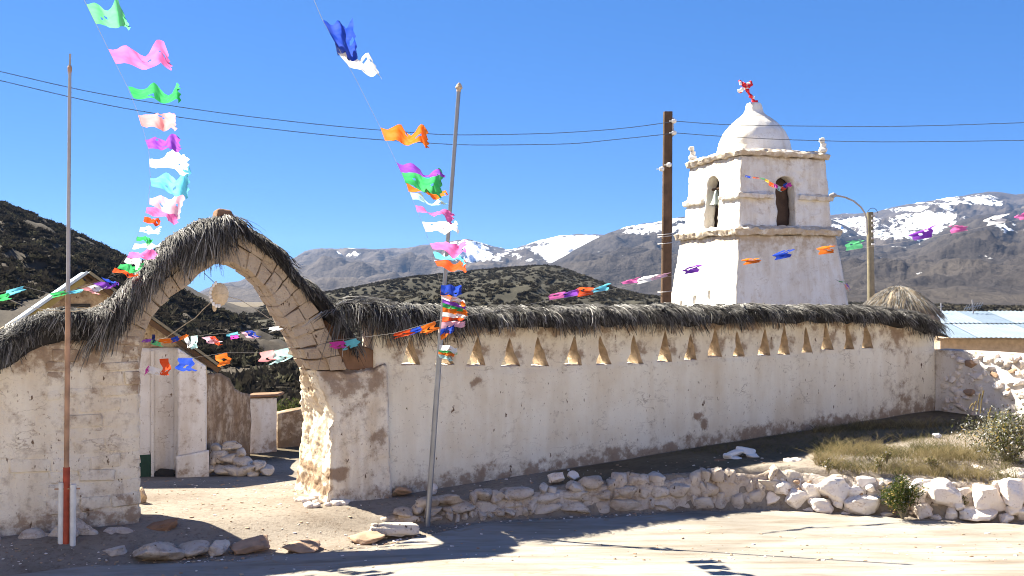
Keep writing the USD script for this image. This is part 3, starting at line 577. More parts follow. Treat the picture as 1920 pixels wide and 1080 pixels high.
# crown stub
ct, cz = wt(427, 420); top = []
C8 = np.zeros((2, 2, 2, 3))
for ix in (0, 1):
    for iy in (0, 1):
        for iz in (0, 1):
            hwid = (.155, .085)[iz] if ix else (.125, .085)[iz]; C8[ix, iy, iz] = (ct + (1 if ix else -1) * hwid, cz - .02 + iz * .235 - (.02 if ix and iz else 0), .12 + .36 * iy)
b = block(C8, .012, .03); bm = trimesh.Trimesh(to_world(b[0]), b[1][:, ::-1]).subdivide().subdivide(); trimesh.smoothing.filter_taubin(bm, iterations=4)
obj('crown_block', bm, M['adobe_dark'], gate, smooth=True)
ca = [wt(u, v, .25) for u, v in ((-70, 652), (0, 628), (60, 600), (110, 590), (170, 588), (200, 577), (235, 543), (262, 510), (295, 473), (330, 447), (370, 427), (405, 413), (428, 410))]
cb = [wt(u, v, .25) for u, v in ((424, 412), (465, 436), (500, 462), (540, 502), (580, 546), (615, 586), (640, 618))]
tp = [(.40, -.22), (.34, -.06), (.10, .02), (-.12, .0), (-.30, -.08), (-.34, -.18), (-.18, -.22), (.1, -.18)]
thatch(gate, ca[5:], .30, tp, 7000, lambda x: .24 + .16 * min(1, x / .5), lambda s: -.85 * (1 - s) - .10, 21, fwd=(.30, .46), dark=.36, mid=.42, cross=0)
tp2 = [(.36, -.15), (.30, -.03), (.10, .02), (-.14, .0), (-.34, -.05), (-.38, -.12), (-.2, -.14), (.1, -.12)]
thatch(gate, cb, .30, tp2, 2600, .13, lambda s: 1.2, 22, fwd=(.30, .42), dark=.55, mid=.36, cross=0)
# right pillar: thick, lumpy, flaked
def ring(u0, u1, v, w0, w1):
    a, z = wt(u0, v, 0); b_, _ = wt(u1, v, 0); return [(a, z, w0), (b_, z, w0), (b_, z, w1), (a - .02, z, w1)]
secs = [ring(608, 738, 1000, -.06, 1.42), ring(614, 735, 960, -.03, 1.40), ring(623, 731, 870, .0, 1.36), ring(624, 729, 780, .0, 1.28), ring(606, 728, 728, .0, 1.0), ring(590, 726, 690, .0, .66)]
man = m3.Manifold()
for s0, s1 in zip(secs[:-1], secs[1:]): man = man + m3.Manifold.hull_points(np.array(s0 + s1))
q = man.refine_to_length(.035).to_mesh(); p, f = np.array(q.vert_properties[:, :3], float), np.array(q.tri_verts, int)
tj = np.interp(p[:, 1], [z for (_, z, _), *_ in secs], [s[0][0] for s in secs])
jam = 1 - sstep(p[:, 0] - tj, .02, .14)
lump = ((fbm(p * [4, 5, 4], 4, 40) - .5) * .13 + (fbm(p * [14, 9, 14], 3, 44) - .5) * .07) * jam
top_ = p[:, 1] > secs[-1][0][1] - .01
p2 = rough_tzw(p, .022, 2.4, 12, .006); p2[:, 1] += (fbm(p * [3.5, 0, 3.5], 4, 48) - .62) * .22 * sstep(p[:, 1], 1.8, 2.04); p2[:, 2] += .05 * sstep(p[:, 1], 1.75, 2.05) * fbm(p * 3, 3, 49) * (p[:, 2] < .1); p2[:, 0] += lump - .012 * jam * np.abs(np.sin(p[:, 1] * 40 + 6 * fbm(p * 2, 2, 3)))
n2 = fbm(p * 1.3, 3, 14); pz = p + .22 * np.stack([fbm(p * 5, 4, 91) - .5, fbm(p * 5, 4, 92) - .5, 0 * p[:, 0]], -1)
wear = np.clip(.22 * sstep(p[:, 1], 1.3, 2.0) + .25 * (1 - sstep(p[:, 1], .1, .42)) + .20, 0, 1) * (.35 + n2) * (1 - .75 * jam)
for cu, cv, ru, rv, g in ((633, 893, 17, 13, 1.2), (618, 922, 8, 12, 1.1), (606, 876, 8, 14, .9), (660, 720, 24, 20, .6), (708, 815, 16, 16, .55), (715, 700, 16, 14, .6), (745, 900, 12, 14, .6), (655, 930, 30, 20, .35), (655, 665, 70, 35, .55)):
    cc, cz_ = wt(cu, cv, 0); s1, _ = wt(cu + ru, cv, 0); wear = np.maximum(wear, g * np.exp(-(((pz[:, 0] - cc) / (s1 - cc)) ** 2 + ((pz[:, 1] - cz_) / (rv * .0075)) ** 2)))
obj('pillar', (to_world(p2), f[:, ::-1]), M['pillar'], gate, smooth=True, attrs={'wear': wear})
# mud shoulder between arch, pillar and long wall
mp = [wt(u, v) for u, v in ((600, 694), (735, 694), (733, 668), (700, 655), (665, 640), (640, 612), (615, 600), (600, 640))]
pc, fc = tz_solid([mp], .12, .62, .05); pc = rough_tzw(pc, .03, 2.5, 31); obj('mud_shoulder', (to_world(pc), fc[:, ::-1]), M['adobe_dark'], gate, smooth=True)
# jumble of fallen plaster at the pillar's foot
for k in range(26):
    u = 575 + rnd.random() * 75; tt, _ = wt(u, 970, 0); a = W(tt, 0, rnd.uniform(-.16, .4) if u < 612 else rnd.uniform(-.2, -.06)); s = rnd.uniform(.03, .08)
    obj('plaster_lump', stone((a[0], a[1], float(ground_h(a[0], a[1])) + s * .3), (s, s * .9, s * .6), 900 + k, 1), M['stone'], gate, smooth=40)

# --- left wall: whitewashed adobe courses
lw = thing('adobe_wall', 'whitewashed adobe brick wall with thatch at the left of the gateway', 'wall', W(wt(130, 0)[0], 0, 0))
tl0, tl1, tl2 = wt(-140, 0)[0], wt(86, 0, .0)[0], wt(263, 0)[0]
def left_top(t): return np.interp(t, [tl0, wt(20, 0)[0], wt(70, 0)[0], tl2 + .1], [2.26, 2.36, 2.48, 2.54])
poly = [(tl0, -.3), (tl2 - .01, -.3), (tl2 - .01, left_top(tl2))] + [(t, float(left_top(t)) - .02) for t in np.linspace(tl2, tl0, 12)]
p, f = tz_solid([poly], .008, .85, .06); pr = rough_tzw(p, .010, 2, 51); hg = p[:, 1] - .12
wl = np.clip(.26 * (1 - sstep(hg, .05, .6)) + .3 * sstep(p[:, 1], 2.0, 2.4) + .10, 0, 1) * (.5 + fbm(p * 1.2, 3, 61))
obj('wall_core', (to_world(pr), f[:, ::-1]), M['leftwall'], lw, smooth=True, attrs={'wear': wl})
z, row = -.12, 0
while z < 2.52:
    hh = rnd.uniform(.125, .19); t = tl2 + .004; first = True; row += 1
    while t > tl0:
        ln = rnd.uniform(.26, .50) if not (first and row % 2) else rnd.uniform(.18, .24); first = False
        t0 = t - ln
        if t0 < tl1 < t: t0 = tl1 if t - tl1 > .1 else t0
        setb = .0 if t > tl1 + .01 else .05
        ztop = min(z + hh, float(left_top((t + t0) / 2)) + .01)
        if ztop - z > .05:
            up = sstep(np.array(z), 1.7, 2.0); gap = .002 + .008 * float(up) * rnd.random(); o = rnd.uniform(-.012, .006) * (1 + .8 * float(up))
            C8 = [[[(tt + (gap if tt == t0 else -gap), zz + (gap if zz == z else -gap) + .016 * math.sin(tt * 3.3 + row * 1.7) + .012 * math.sin(tt * 9 + row), w_) for zz in (z, ztop)] for w_ in (setb - .004 - o, .3)] for tt in (t0, t)]
            b = block(C8, .010, .02); m_ = trimesh.Trimesh(b[0], b[1], process=False).subdivide()
            pv = np.array(m_.vertices); pv = pv + .010 * np.stack([0 * pv[:, 0], 0 * pv[:, 0], 2 * fbm(pv * 6, 3, 77) - 1], -1)
            wv = np.clip(.26 * (1 - sstep(pv[:, 1] - .12, .05, .6)) + .34 * sstep(pv[:, 1], 2.0, 2.4) + .13, 0, 1) * (.55 + fbm(pv * 1.2, 3, 61))
            for cu, cv, ru, rv, g in ((5, 740, 14, 60, 1.1), (78, 875, 9, 14, .8), (255, 700, 12, 60, .55), (200, 810, 40, 12, .45), (95, 700, 60, 14, .4)):
                cc, cz_ = wt(cu, cv, 0); s1, _ = wt(cu + ru, cv, 0); wv = np.maximum(wv, g * np.exp(-(((pv[:, 0] - cc) / (s1 - cc)) ** 2 + ((pv[:, 1] - cz_) / (rv * .0066)) ** 2)))
            obj('brick', (to_world(pv), np.array(m_.faces)[:, ::-1]), M['leftwall'], lw, smooth=True, attrs={'wear': wv})
        t = t0
    z += hh
thatch(lw, ca[:6], .30, [(.46, -.28), (.40, -.10), (.10, .02), (-.12, .0), (-.32, -.12), (-.34, -.30), (-.2, -.40), (.2, -.40)], 6000, .27, lambda s: -.4, 23, fwd=(.30, .45), dark=.36, mid=.42)

# ------------------------------------------------------------------ chapel behind the gate
ga = AL; G = np.array([math.cos(ga), math.sin(ga), 0]); GN = np.array([-math.sin(ga), math.cos(ga), 0]); GO = np.array([-5.93, 18.63, 0])
def ch(u, v, w=0.0):
    s = (u - 960) / F; o = GO + w * GN
    a = (s * o[1] - o[0]) / (G[0] - s * G[1]); Y = o[1] + a * G[1]; return a, EYE - (v - HZ) / F * Y
def CW(a, z, w):
    a, z, w = np.broadcast_arrays(np.asarray(a, float), np.asarray(z, float), np.asarray(w, float)); return GO + a[..., None] * G + w[..., None] * GN + z[..., None] * np.array([0, 0, 1.])
chap = thing('chapel', 'small gabled chapel with brown adobe gable and whitewashed front behind the gate', 'chapel', CW(-1.5, 0, 0))
ap_a, ap_z = ch(166, 512, -.3); re_a, re_z = ch(416, 692, -.3); le_a, le_z = ch(-60, 640, -.3); le_a2 = ap_a - (re_a - ap_a)
def ch_solid(loop, w0, w1, ref, amp, seed):
    p, f = tz_solid([loop], w0, w1, ref); q = rough_tzw(p, amp, 2, seed); return CW(q[:, 0], q[:, 1], q[:, 2]), f[:, ::-1], p
slope = (ap_z - re_z) / (re_a - ap_a)
wr = ch(388, 0, 0)[0]; wl_ = 2 * ap_a - wr
zt = lambda a: ap_z - .10 - slope * abs(a - ap_a)
white_top = 2.10
v, f, p = ch_solid([(wl_, -.6), (wr, -.6), (wr, min(white_top, zt(wr))), (wr - .2, white_top), (wl_, white_top)], .0, .4, .09, .012, 3)
obj('front_wall', (v, f), M['chapelwhite'], chap, smooth=True, attrs={'wear': np.clip(.2 * (1 - sstep(p[:, 1], -.2, .1)), 0, 1) * (.5 + fbm(p, 3, 2))})
v, f, p = ch_solid([(wl_ + .1, white_top + .004), (wr - .12, white_top + .004), (ap_a, ap_z - .12)], .02, .36, .09, .02, 4)
obj('gable', (v, f), M['brownwall'], chap, smooth=True, attrs={'wear': .2 + 0 * p[:, 0]})
v, f = box(CW((ch(150, 0, .02)[0]), (ch(150, 573, .02)[1]), .01), (.34, .03, .06), ga); obj('vent', (v, f), M['dark_stain'], chap)
# buttress pier
pa, pb = ch(334, 0, -.42)[0], ch(386, 0, -.42)[0]
v, f, p = ch_solid([(pa, -.6), (pb, -.6), (pb, zt(pb) - .06), (pa, zt(pa) - .10)], -.42, -.003, .06, .012, 5)
obj('buttress', (v, f), M['chapelwhite'], chap, smooth=True, attrs={'wear': np.clip(.22 * (1 - sstep(p[:, 1], -.2, .2)) + .10, 0, 1) * (.5 + fbm(p, 3, 2))})
pa2, pb2 = ch(331, 0, -.52)[0], ch(392, 0, -.52)[0]
v, f, p = ch_solid([(pa2, -.6), (pb2, -.6), (pb2, .24), (pa2, .17)], -.52, -.425, .05, .012, 6)
obj('buttress_foot', (v, f), M['chapelwhite'], chap, smooth=True, attrs={'wear': np.clip(.25 * (1 - sstep(p[:, 1], -.2, .1)) + .12, 0, 1) * (.5 + fbm(p, 3, 2))})
da, db = ch(232, 0, -.02)[0], ch(282.5, 0, -.02)[0]
v, f = cat_mesh([(CW(np.array([da, db, db, da] * 2), np.array([-.45, -.45, .17, .17] * 2), np.array([-.03] * 4 + [-.004] * 4)), np.array([(0, 1, 2, 3), (7, 6, 5, 4), (0, 4, 5, 1), (3, 2, 6, 7), (1, 5, 6, 2), (0, 3, 7, 4)]))])
obj('green_dado', (v, f), M['greendoor'], chap)
for u, v0 in ((283.5, 0),):
    a = ch(u, 0, -.05)[0]; v, f = cat_mesh([(CW(np.array([a, a + .05, a + .05, a] * 2), np.array([-.45, -.45, 2.05, 2.05] * 2), np.array([-.035] * 4 + [-.002] * 4)), np.array([(0, 1, 2, 3), (7, 6, 5, 4), (0, 4, 5, 1), (3, 2, 6, 7), (1, 5, 6, 2), (0, 3, 7, 4)]))]); obj('pilaster_strip', (v, f), M['chapelwhite'], chap, attrs={'wear': np.zeros(8)})
def slab(p0, p1, w0, w1, th):
    d = np.array(p1) - np.array(p0); nrm = np.array([-d[1], d[0]]) / np.linalg.norm(d); nrm = nrm if nrm[1] > 0 else -nrm
    pts = [p0, p1, tuple(np.array(p1) + nrm * th), tuple(np.array(p0) + nrm * th)]; a = np.array([q[0] for q in pts] * 2); z = np.array([q[1] for q in pts] * 2)
    return CW(a, z, np.array([w0] * 4 + [w1] * 4)), np.array([(0, 1, 2), (0, 2, 3), (6, 5, 4), (7, 6, 4), (4, 5, 1), (4, 1, 0), (2, 6, 7), (2, 7, 3), (1, 5, 6), (1, 6, 2), (0, 3, 7), (0, 7, 4)])
lft = (2 * ap_a - re_a, re_z)
for p0, p1 in (((re_a, re_z), (ap_a, ap_z)), (lft, (ap_a, ap_z))):
    d = np.array(p1) - np.array(p0)
    for k in range(2):
        obj('roof_sheet', slab(p0, p1, -.30 + k * .6 + (.004 if k else 0), -.30 + (k + 1) * .6, .03 + .006 * (k % 2)), M['zinc' if k % 2 else 'zinc2'], chap)
    q0, q1 = (p0[0], p0[1] - .10), (p1[0], p1[1] - .10)
    obj('rafter_board', slab((p0[0] + d[0] * .03, p0[1] + d[1] * .03 - .125), (p1[0] - d[0] * .02, p1[1] - d[1] * .02 - .125), -.27, -.22, .09), M['yellowboard'] if p0 is lft else M['wood'], chap)
    obj('roof_edging', slab((p0[0], p0[1] + .0), p1, -.335, -.302, .045), M['zinc_edge'] if p0 is lft else M['wood_grey'], chap)
    obj('ceiling_board', slab((p0[0], p0[1] - .036), (p1[0], p1[1] - .036), -.215, .88, .02), M['wood'], chap)
v, f, p = ch_solid([(wl_, -.6), (wl_ + .35, -.6), (wl_ + .35, white_top), (wl_, white_top)], .405, .86, .15, .01, 8); obj('side_wall', (v, f), M['brownwall'], chap, attrs={'wear': 0 * p[:, 0]})
v, f, p = ch_solid([(wr - .35, -.6), (wr, -.6), (wr, zt(wr)), (wr - .35, zt(wr))], .405, .86, .15, .01, 8); obj('side_wall', (v, f), M['brownwall'], chap, attrs={'wear': 0 * p[:, 0]})
sb = stone(px(303, 895, 18.15) + [0, .12, .0], (.22, .05, .13), 444, 3, rough=.6, cuts=9); obj('soot_patch', sb, M['dark_stain'], chap, smooth=True)

def low_wall(name, label, A, B, tops, th, m, wearv, seed):
    A, B = np.array(A[:2]), np.array(B[:2]); d = B - A; L = np.linalg.norm(d); d /= L; nrm = np.array([-d[1], d[0]])
    loop = [(0, -.7), (L, -.7)] + [(x * L, 3 + (z - 3) * 1.15) for x, z in tops[::-1]]
    p, f = tz_solid([loop], 0, th, .07); q = rough_tzw(p, .03, 2.2, seed)
    v = np.stack([A[0] + q[:, 0] * d[0] + q[:, 2] * nrm[0], A[1] + q[:, 0] * d[1] + q[:, 2] * nrm[1], q[:, 1]], -1)
    t = thing(name, label, 'wall', (A[0], A[1], 0)); obj('wall_body', (v, f[:, ::-1]), m, t, smooth=True, attrs={'wear': np.clip(wearv + .2 * (1 - sstep(p[:, 1], -.2, .15)) + .2 * sstep(p[:, 1], 1.2, 1.6), 0, 1) * (.5 + fbm(p * 1.4, 3, seed))}); return t
A = px(386, 880, 18.9); B = px(470, 850, 21.1)
low_wall('mud_wall', 'crumbling brown mud wall running back from the chapel corner', A, B, [(0, 1.78), (.3, 1.74), (.5, 1.62), (.62, 1.42), (.8, 1.32), (1, 1.26)], .35, M['brownwall'], .32, 71)
A = px(466, 850, 21.3); B = px(519, 850, 21.6)
lw2 = low_wall('white_pier', 'low whitewashed pier with a brown coping beyond the courtyard', A, B, [(0, 1.16), (1, 1.14)], .4, M['chapelwhite'], .1, 72)
obj('coping', block([[[tuple((1 - a) * A[:2] + a * B[:2] + np.array([-.05 if a == 0 else .05, w])) + (z,) for z in (.895, .95)] for w in (-.07, .5)] for a in (0, 1)], .008, .02), M['adobe_dark'], lw2, smooth=40)
A = px(521, 845, 22.1); B = px(640, 845, 22.9)
low_wall('mud_wall', 'low brown mud wall seen in the gap left of the gate pillar', A, B, [(0, .80), (.4, .86), (1, .9)], .35, M['brownwall'], .3, 73)
# stone heap by the buttress
heap = [(402, 842, 22, 16), (432, 838, 40, 16), (410, 858, 30, 24), (428, 861, 40, 16), (396, 864, 20, 18), (450, 852, 20, 18), (452, 868, 46, 18), (415, 882, 34, 16), (432, 885, 40, 20), (460, 884, 42, 18), (482, 876, 26, 20), (497, 883, 26, 16), (476, 890, 20, 12), (395, 880, 26, 16)]
hp = thing('stone_heap', 'step-like heap of pale stones against the mud wall in the courtyard', 'stone heap', px(440, 890, 18.6))
for k, (u, v, w, h) in enumerate(heap):
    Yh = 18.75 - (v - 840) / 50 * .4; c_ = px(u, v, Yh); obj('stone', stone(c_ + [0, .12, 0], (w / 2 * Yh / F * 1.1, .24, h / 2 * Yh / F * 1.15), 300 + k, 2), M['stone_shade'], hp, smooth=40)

# ------------------------------------------------------------------ bell tower
TO = np.array([8.43, 37.7, 0]); ta = math.radians(20); TR = np.array([math.cos(ta), math.sin(ta), 0]); TL = np.array([-math.sin(ta), math.cos(ta), 0])
TC = TO + 2.5 * TR + 2.5 * TL
def T3(p): p = np.asarray(p, float); return TC + p[:, :1] * TR + p[:, 1:2] * TL + p[:, 2:] * np.array([0, 0, 1.])
def frustum(h0, z0, h1, z1): return m3.Manifold.hull_points(np.array([(a * h, b * h, z) for h, z in ((h0, z0), (h1, z1)) for a in (-1, 1) for b in (-1, 1)]))
def arch_hole(wd, z0, z1, axis_, side=None):
    a = [(-wd / 2, z0), (wd / 2, z0)] + [(wd / 2 * math.cos(x), z1 - wd / 2 + wd / 2 * math.sin(x) * 1.1) for x in np.linspace(0, math.pi, 13)]
    m = m3.Manifold.extrude(m3.CrossSection([np.array(a)]), 8).translate((0, 0, -4)).rotate((90, 0, 0))
    return m if axis_ == 'y' else m.rotate((0, 0, 90))
tw = thing('bell_tower', 'white two-stage bell tower with ribbed dome and arched belfry openings', 'tower', TC)
def tower_part(name, m, ref, amp, seed, wearf=None, fine=.012, mat_='tower', par=None):
    q = m.refine_to_length(ref).to_mesh(); p, f = np.array(q.vert_properties[:, :3], float), np.array(q.tri_verts, int)
    d = np.stack([(fbm(p * 1.1 + 13 * k, 4, seed + k) - .5) * 2 * amp + (fbm(p * 4.5 + 5 * k, 3, seed + k) - .5) * 2 * fine for k in range(3)], -1)
    w = np.zeros(len(p)) if wearf is None else wearf(p)
    return obj(name, (T3(p + d), f), M[mat_], par or tw, smooth=25 if False else True, attrs={'wear': w})
lowm = frustum(2.95, -.5, 2.21, 5.45)
for a, zz in ((-1.6, 2.75), (-.55, 2.95), (.55, 3.15)): lowm = lowm - m3.Manifold.cube((.6, .20, .32), True).translate((-2.52, -a * 1.0, zz))
tower_part('lower_stage', lowm, .14, .05, 3, lambda p: .34 * sstep(p[:, 2], 4.5, 5.4) + .09)
tower_part('lower_cornice', frustum(2.36, 5.46, 2.44, 5.68) + frustum(2.40, 5.68, 2.20, 5.80), .07, .08, 9, lambda p: .44 + 0 * p[:, 0], fine=.085)
up = frustum(2.10, 5.78, 1.92, 8.5) - frustum(1.64, 5.9, 1.52, 8.2)
h1 = arch_hole(.86, 5.82, 7.75, 'y'); h2 = arch_hole(.98, 5.82, 7.85, 'x')
up = up - (h1 ^ m3.Manifold.cube((10, 4, 10), True).translate((0, -2.3, 7))) - (h2 ^ m3.Manifold.cube((4, 10, 10), True).translate((-2.3, 0, 7)))
tower_part('belfry', up, .10, .07, 15, lambda p: .10 + .12 * (fbm(p, 3, 2) - .3) + .18 * sstep(p[:, 2], 8.1, 8.5), fine=.04)
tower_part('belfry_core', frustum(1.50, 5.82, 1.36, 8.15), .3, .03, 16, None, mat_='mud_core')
st = []
for sx in (-1, 1):
    for sy in (-1, 1):
        st.append((frustum(2.13, 6.85, 2.16, 7.02) + frustum(2.12, 7.02, 2.02, 7.10)) - frustum(1.8, 6, 1.8, 8))
stringm = st[0] - m3.Manifold.cube((1.15, 6, 1), True).translate((0, 0, 7)) - m3.Manifold.cube((6, 1.35, 1), True).translate((0, 0, 7))
for qx in (-1, 1):
    for qy in (-1, 1):
        pc_ = stringm ^ m3.Manifold.cube((3, 3, 3), True).translate((1.5 * qx, 1.5 * qy, 7))
        tower_part('string_course', pc_, .07, .04, 22, lambda p: .24 + 0 * p[:, 0], fine=.06)
tower_part('upper_cornice', frustum(2.02, 8.5, 2.10, 8.66) + frustum(2.08, 8.66, 1.9, 8.80), .07, .07, 27, lambda p: .42 + 0 * p[:, 0], fine=.08)
prof = [(0.0, 8.7), (1.46, 8.7), (1.45, 9.0), (1.37, 9.38), (1.20, 9.76), (.94, 10.08), (.66, 10.32), (.46, 10.48), (.36, 10.64), (.32, 10.85), (.27, 10.95), (0, 10.97)]
pp = np.array(prof); xs = np.linspace(0, 1, len(pp)); xx = np.linspace(0, 1, 40); pp = np.stack([np.interp(xx, xs, pp[:, 0]), np.interp(xx, xs, pp[:, 1])], -1)
rows = []
for r_, z_ in pp:
    th = np.linspace(0, 2 * np.pi, 64, endpoint=False); rr = r_ * (1 + .035 * np.cos(4 * (th - math.pi / 4)) * (r_ > .6)); rows.append(np.stack([rr * np.cos(th), rr * np.sin(th), z_ + 0 * th], -1))
pv = np.vstack(rows); pv = pv + [-.08, .02, 0] + (fbm(pv * 2.2, 4, 5)[:, None] - .5) * .14 * np.array([1, 1, .3]); q4 = grid_faces(40, 64, True)
obj('dome', (T3(pv), np.vstack([q4[:, [0, 1, 2]], q4[:, [0, 2, 3]]])), M['tower'], tw, smooth=True, attrs={'wear': 0 * pv[:, 0]})
for sx, sy in ((-1, 1), (1, -1), (1, 1)):
    c_ = T3([(sx * 1.86, sy * 1.86, 8.8)])[0]; parts = [stone(c_ + [0, 0, .10], (.17, .17, .14), 61, 2), stone(c_ + [.02, 0, .29], (.11, .11, .15), 62, 2), stone(c_ + [-.02, 0, .47], (.13, .12, .10), 63, 2)]
    obj('pinnacle', cat_mesh(parts), M['tower'], tw, smooth=True, attrs={'wear': np.zeros(sum(len(x[0]) for x in parts))})
# the cross dressed in red and white paper
base = T3([(0, 0, 10.95)])[0]; tip = px(1389, 153, base[1]); dv = tip - base
cr = thing('decorated_cross', 'leaning cross on the dome wrapped in red and white paper flowers', 'cross', base)
sh_ = obj('shaft', tube([base - dv * .06, base + dv * .5, tip], .05), M['redpaper'], cr)
arm = np.cross(dv / np.linalg.norm(dv), [0, 1, 0]); arm /= np.linalg.norm(arm); mid_ = base + dv * .72
obj('crossbar', tube([mid_ - arm * .34, mid_ + arm * .30], .045), M['redpaper'], cr)
for k in range(34):
    s = rnd.random(); onarm = rnd.random() < .42; c_ = (mid_ + arm * rnd.uniform(-.32, .28)) if onarm else base + dv * (s * .98 + .02)
    c_ = c_ + np.array([rnd.uniform(-.06, .06), rnd.uniform(-.08, .02), rnd.uniform(-.05, .05)]); w_ = rnd.random() < (.45 if s > .6 or onarm else .15); z_ = rnd.uniform(.045, .085)
    obj('paper_flower', stone(c_, (z_, z_, z_), 700 + k, 1, rough=.5), M['white'] if w_ else M['redpaper'], sh_, smooth=False)
# bell
bp = [(0, .0), (.05, .0), (.09, -.05), (.14, -.2), (.18, -.38), (.26, -.55), (.30, -.62), (.27, -.62), (.2, -.5), (0, -.1)]
bc = T3([(-1.80, .05, 7.35)])[0]; bl = trimesh.creation.revolve(np.array(bp)[::-1], sections=24); bl.apply_scale(.95); bl.apply_translation(bc)
bell = thing('bell', 'grey bronze bell hanging in the left belfry opening', 'bell', bc); bb_ = obj('bell_body', bl, M['bronze'], bell, smooth=50)
obj('hanger_beam', tube([T3([(-1.72, -.75, 7.42)])[0], T3([(-1.72, .85, 7.42)])[0]], .05), M['wood'], bell)
obj('clapper', tube([bc - [0, 0, .1], bc - [0, 0, .72]], [.015, .04]), M['black'], bb_)

# ------------------------------------------------------------------ right end: corner shelter, stone return wall, house
c0 = W(t_b - .55, 0, 1.3); hut = thing('thatched_shelter', 'small straw roofed shelter behind the far end of the long wall', 'shelter', c0)
pkp = px(1684, 541, c0[1] + .2)
obj('shelter_body', block([[[(c0[0] + a * .62, c0[1] + b * .62, z_) for z_ in (.1, 2.55)] for b in (-1, 1)] for a in (-1, 1)], .02, .05), M['adobe_pale'], hut, smooth=40)
rows = []; TH = np.linspace(0, 2 * np.pi, 40, endpoint=False)
for r_, z_ in ((.02, pkp[2]), (.22, pkp[2] - .03), (.45, pkp[2] - .13), (.70, pkp[2] - .33), (.92, pkp[2] - .58), (.95, pkp[2] - .68), (.6, pkp[2] - .66)):
    rows.append(np.stack([pkp[0] + .86 * r_ * np.cos(TH), pkp[1] + .86 * r_ * np.sin(TH), z_ + .05 * np.sin(TH * 5)], -1))
pv = np.vstack(rows); pv = pv + .1 * (np.stack([fbm(pv * 4 + 9 * k, 3, k) for k in range(3)], -1) - .5); q4 = grid_faces(7, 40, True)
obj('roof_core', (pv, np.vstack([q4[:, [0, 2, 1]], q4[:, [0, 3, 2]]])), M['straw_gold'], hut)
st_, wd_ = {0: [], 1: [], 2: []}, {0: [], 1: [], 2: []}
for k in range(3200):
    th = rnd.uniform(0, 2 * math.pi); s0 = rnd.random() ** .8 * .6; ln = rnd.uniform(.3, .5); pts = []
    for x in np.linspace(0, 1, 5):
        r_ = .86 * (s0 + ln * x) + .05 * math.sin(k * 7.7) * x; z_ = pkp[2] + .03 + .05 * math.sin(k * 3.3) * x - .56 * (r_ / .82) ** 1.6 - (.1 * max(0, r_ - .9)); a = th + .12 * math.sin(k) * x
        pts.append((pkp[0] + r_ * math.cos(a), pkp[1] + r_ * math.sin(a), z_ + rnd.uniform(-.01, .03)))
    j = 0 if rnd.random() < .3 else 1 if rnd.random() < .6 else 2; st_[j].append(np.array(pts)); wd_[j].append(np.linspace(.014, .005, 5))
for j, mm in ((0, 'straw_mid'), (1, 'straw_gold'), (2, 'straw_light')): curves('straw', st_[j], wd_[j], M[mm], hut, kind='stuff')

RA = W(t_b - .02, 0, LW0 + .05); rd = np.array([.50, -.866, 0]); rn = np.array([.866, .5, 0])
rw = thing('rubble_wall', 'rough whitewashed rubble wall at right angles to the long wall, half in sun', 'wall', RA)
p, f = tz_solid([[(0, -.2), (4.2, -.2), (4.2, 1.98), (0, 2.0)]], .03, .5, .05)
q = rough_tzw(p, .02, 3, 81, .012)
obj('wall_body', (RA + q[:, :1] * rd + q[:, 2:] * rn + q[:, 1:2] * np.array([0, 0, 1.]), f[:, ::-1]), M['chapelwhite'], rw, smooth=True, attrs={'wear': .10 + .2 * sstep(p[:, 1], 1.8, 2)})
for k in range(230):
    a, z_ = rnd.uniform(.25, 3.2), rnd.uniform(.55, 1.96); s = rnd.uniform(.06, .15); c_ = RA + a * rd + rn * rnd.uniform(.035, .075) + np.array([0, 0, z_])
    obj('stone', stone(c_, (s * .7, s * .9, s * .55), 1500 + k, 1, cuts=10, boxy=.6), M['stone'] if rnd.random() < .94 else M['stone_brown'], rw, smooth=30)
HY = 26.0; hs = thing('zinc_roof_house', 'low adobe house with shiny sheet metal roof at the right edge', 'house', px(1840, 640, HY))
a0, a1 = px(1762, 640, HY), px(2150, 655, HY)
obj('house_wall', block([[[(x, HY + b, z_) for z_ in (0, 1.98)] for b in (0, 4.2)] for x in (a0[0] + .02, a1[0])], .02, .04), M['adobe_pale2'], hs, smooth=40)
for k in range(6):
    for row, (y0, y1, z0, z1) in enumerate(((-.35, 1.3, 2.0, 2.33), (1.22, 2.9, 2.335, 2.64))):
        x0 = px(1757, 600, HY)[0] + k * .86 + row * .02; x1 = x0 + .87 + .003
        if k == 0 and row == 0: x0 += .18
        zz = .008 * (k % 2); xs_ = np.linspace(x0, x1, 15); cz2 = .012 * np.cos(np.arange(15) * np.pi)
        top = np.concatenate([np.stack([xs_, 0 * xs_ + HY + y0, cz2 + z0 + zz], -1), np.stack([xs_, 0 * xs_ + HY + y1, cz2 + z1 + zz], -1)]); bot = top - [0, 0, .006]
        ff = grid_faces(2, 15); obj('roof_sheet', (np.vstack([top, bot]), np.vstack([ff, ff[:, ::-1] + 30])), M['zinc'] if (k + row) % 3 else M['zinc2'], hs, smooth=False)
obj('ridge_cap', tube([px(1752, 586, HY + 2.9), (a1[0], HY + 2.9, px(1752, 586, HY + 2.9)[2])], .035), M['zinc_edge'], hs)
x0 = px(1757, 600, HY)[0]
obj('orange_patch', block([[[(x, HY - .36 + b, z_) for z_ in (1.985, 1.998)] for b in (0, .6)] for x in (x0 + .02, x0 + .55)], .002, .004), M['adobe'], hs)
obj('gable_back', block([[[(x, HY + 2.9 + b, z_) for z_ in (0, 2.6)] for b in (0, .3)] for x in (a0[0] + .02, a1[0])], .02, .04), M['adobe_pale2'], hs)
an = thing('roof_aerial', 'television aerial on a thin mast above the metal roof', 'aerial', px(1826, 590, HY + 2.5))
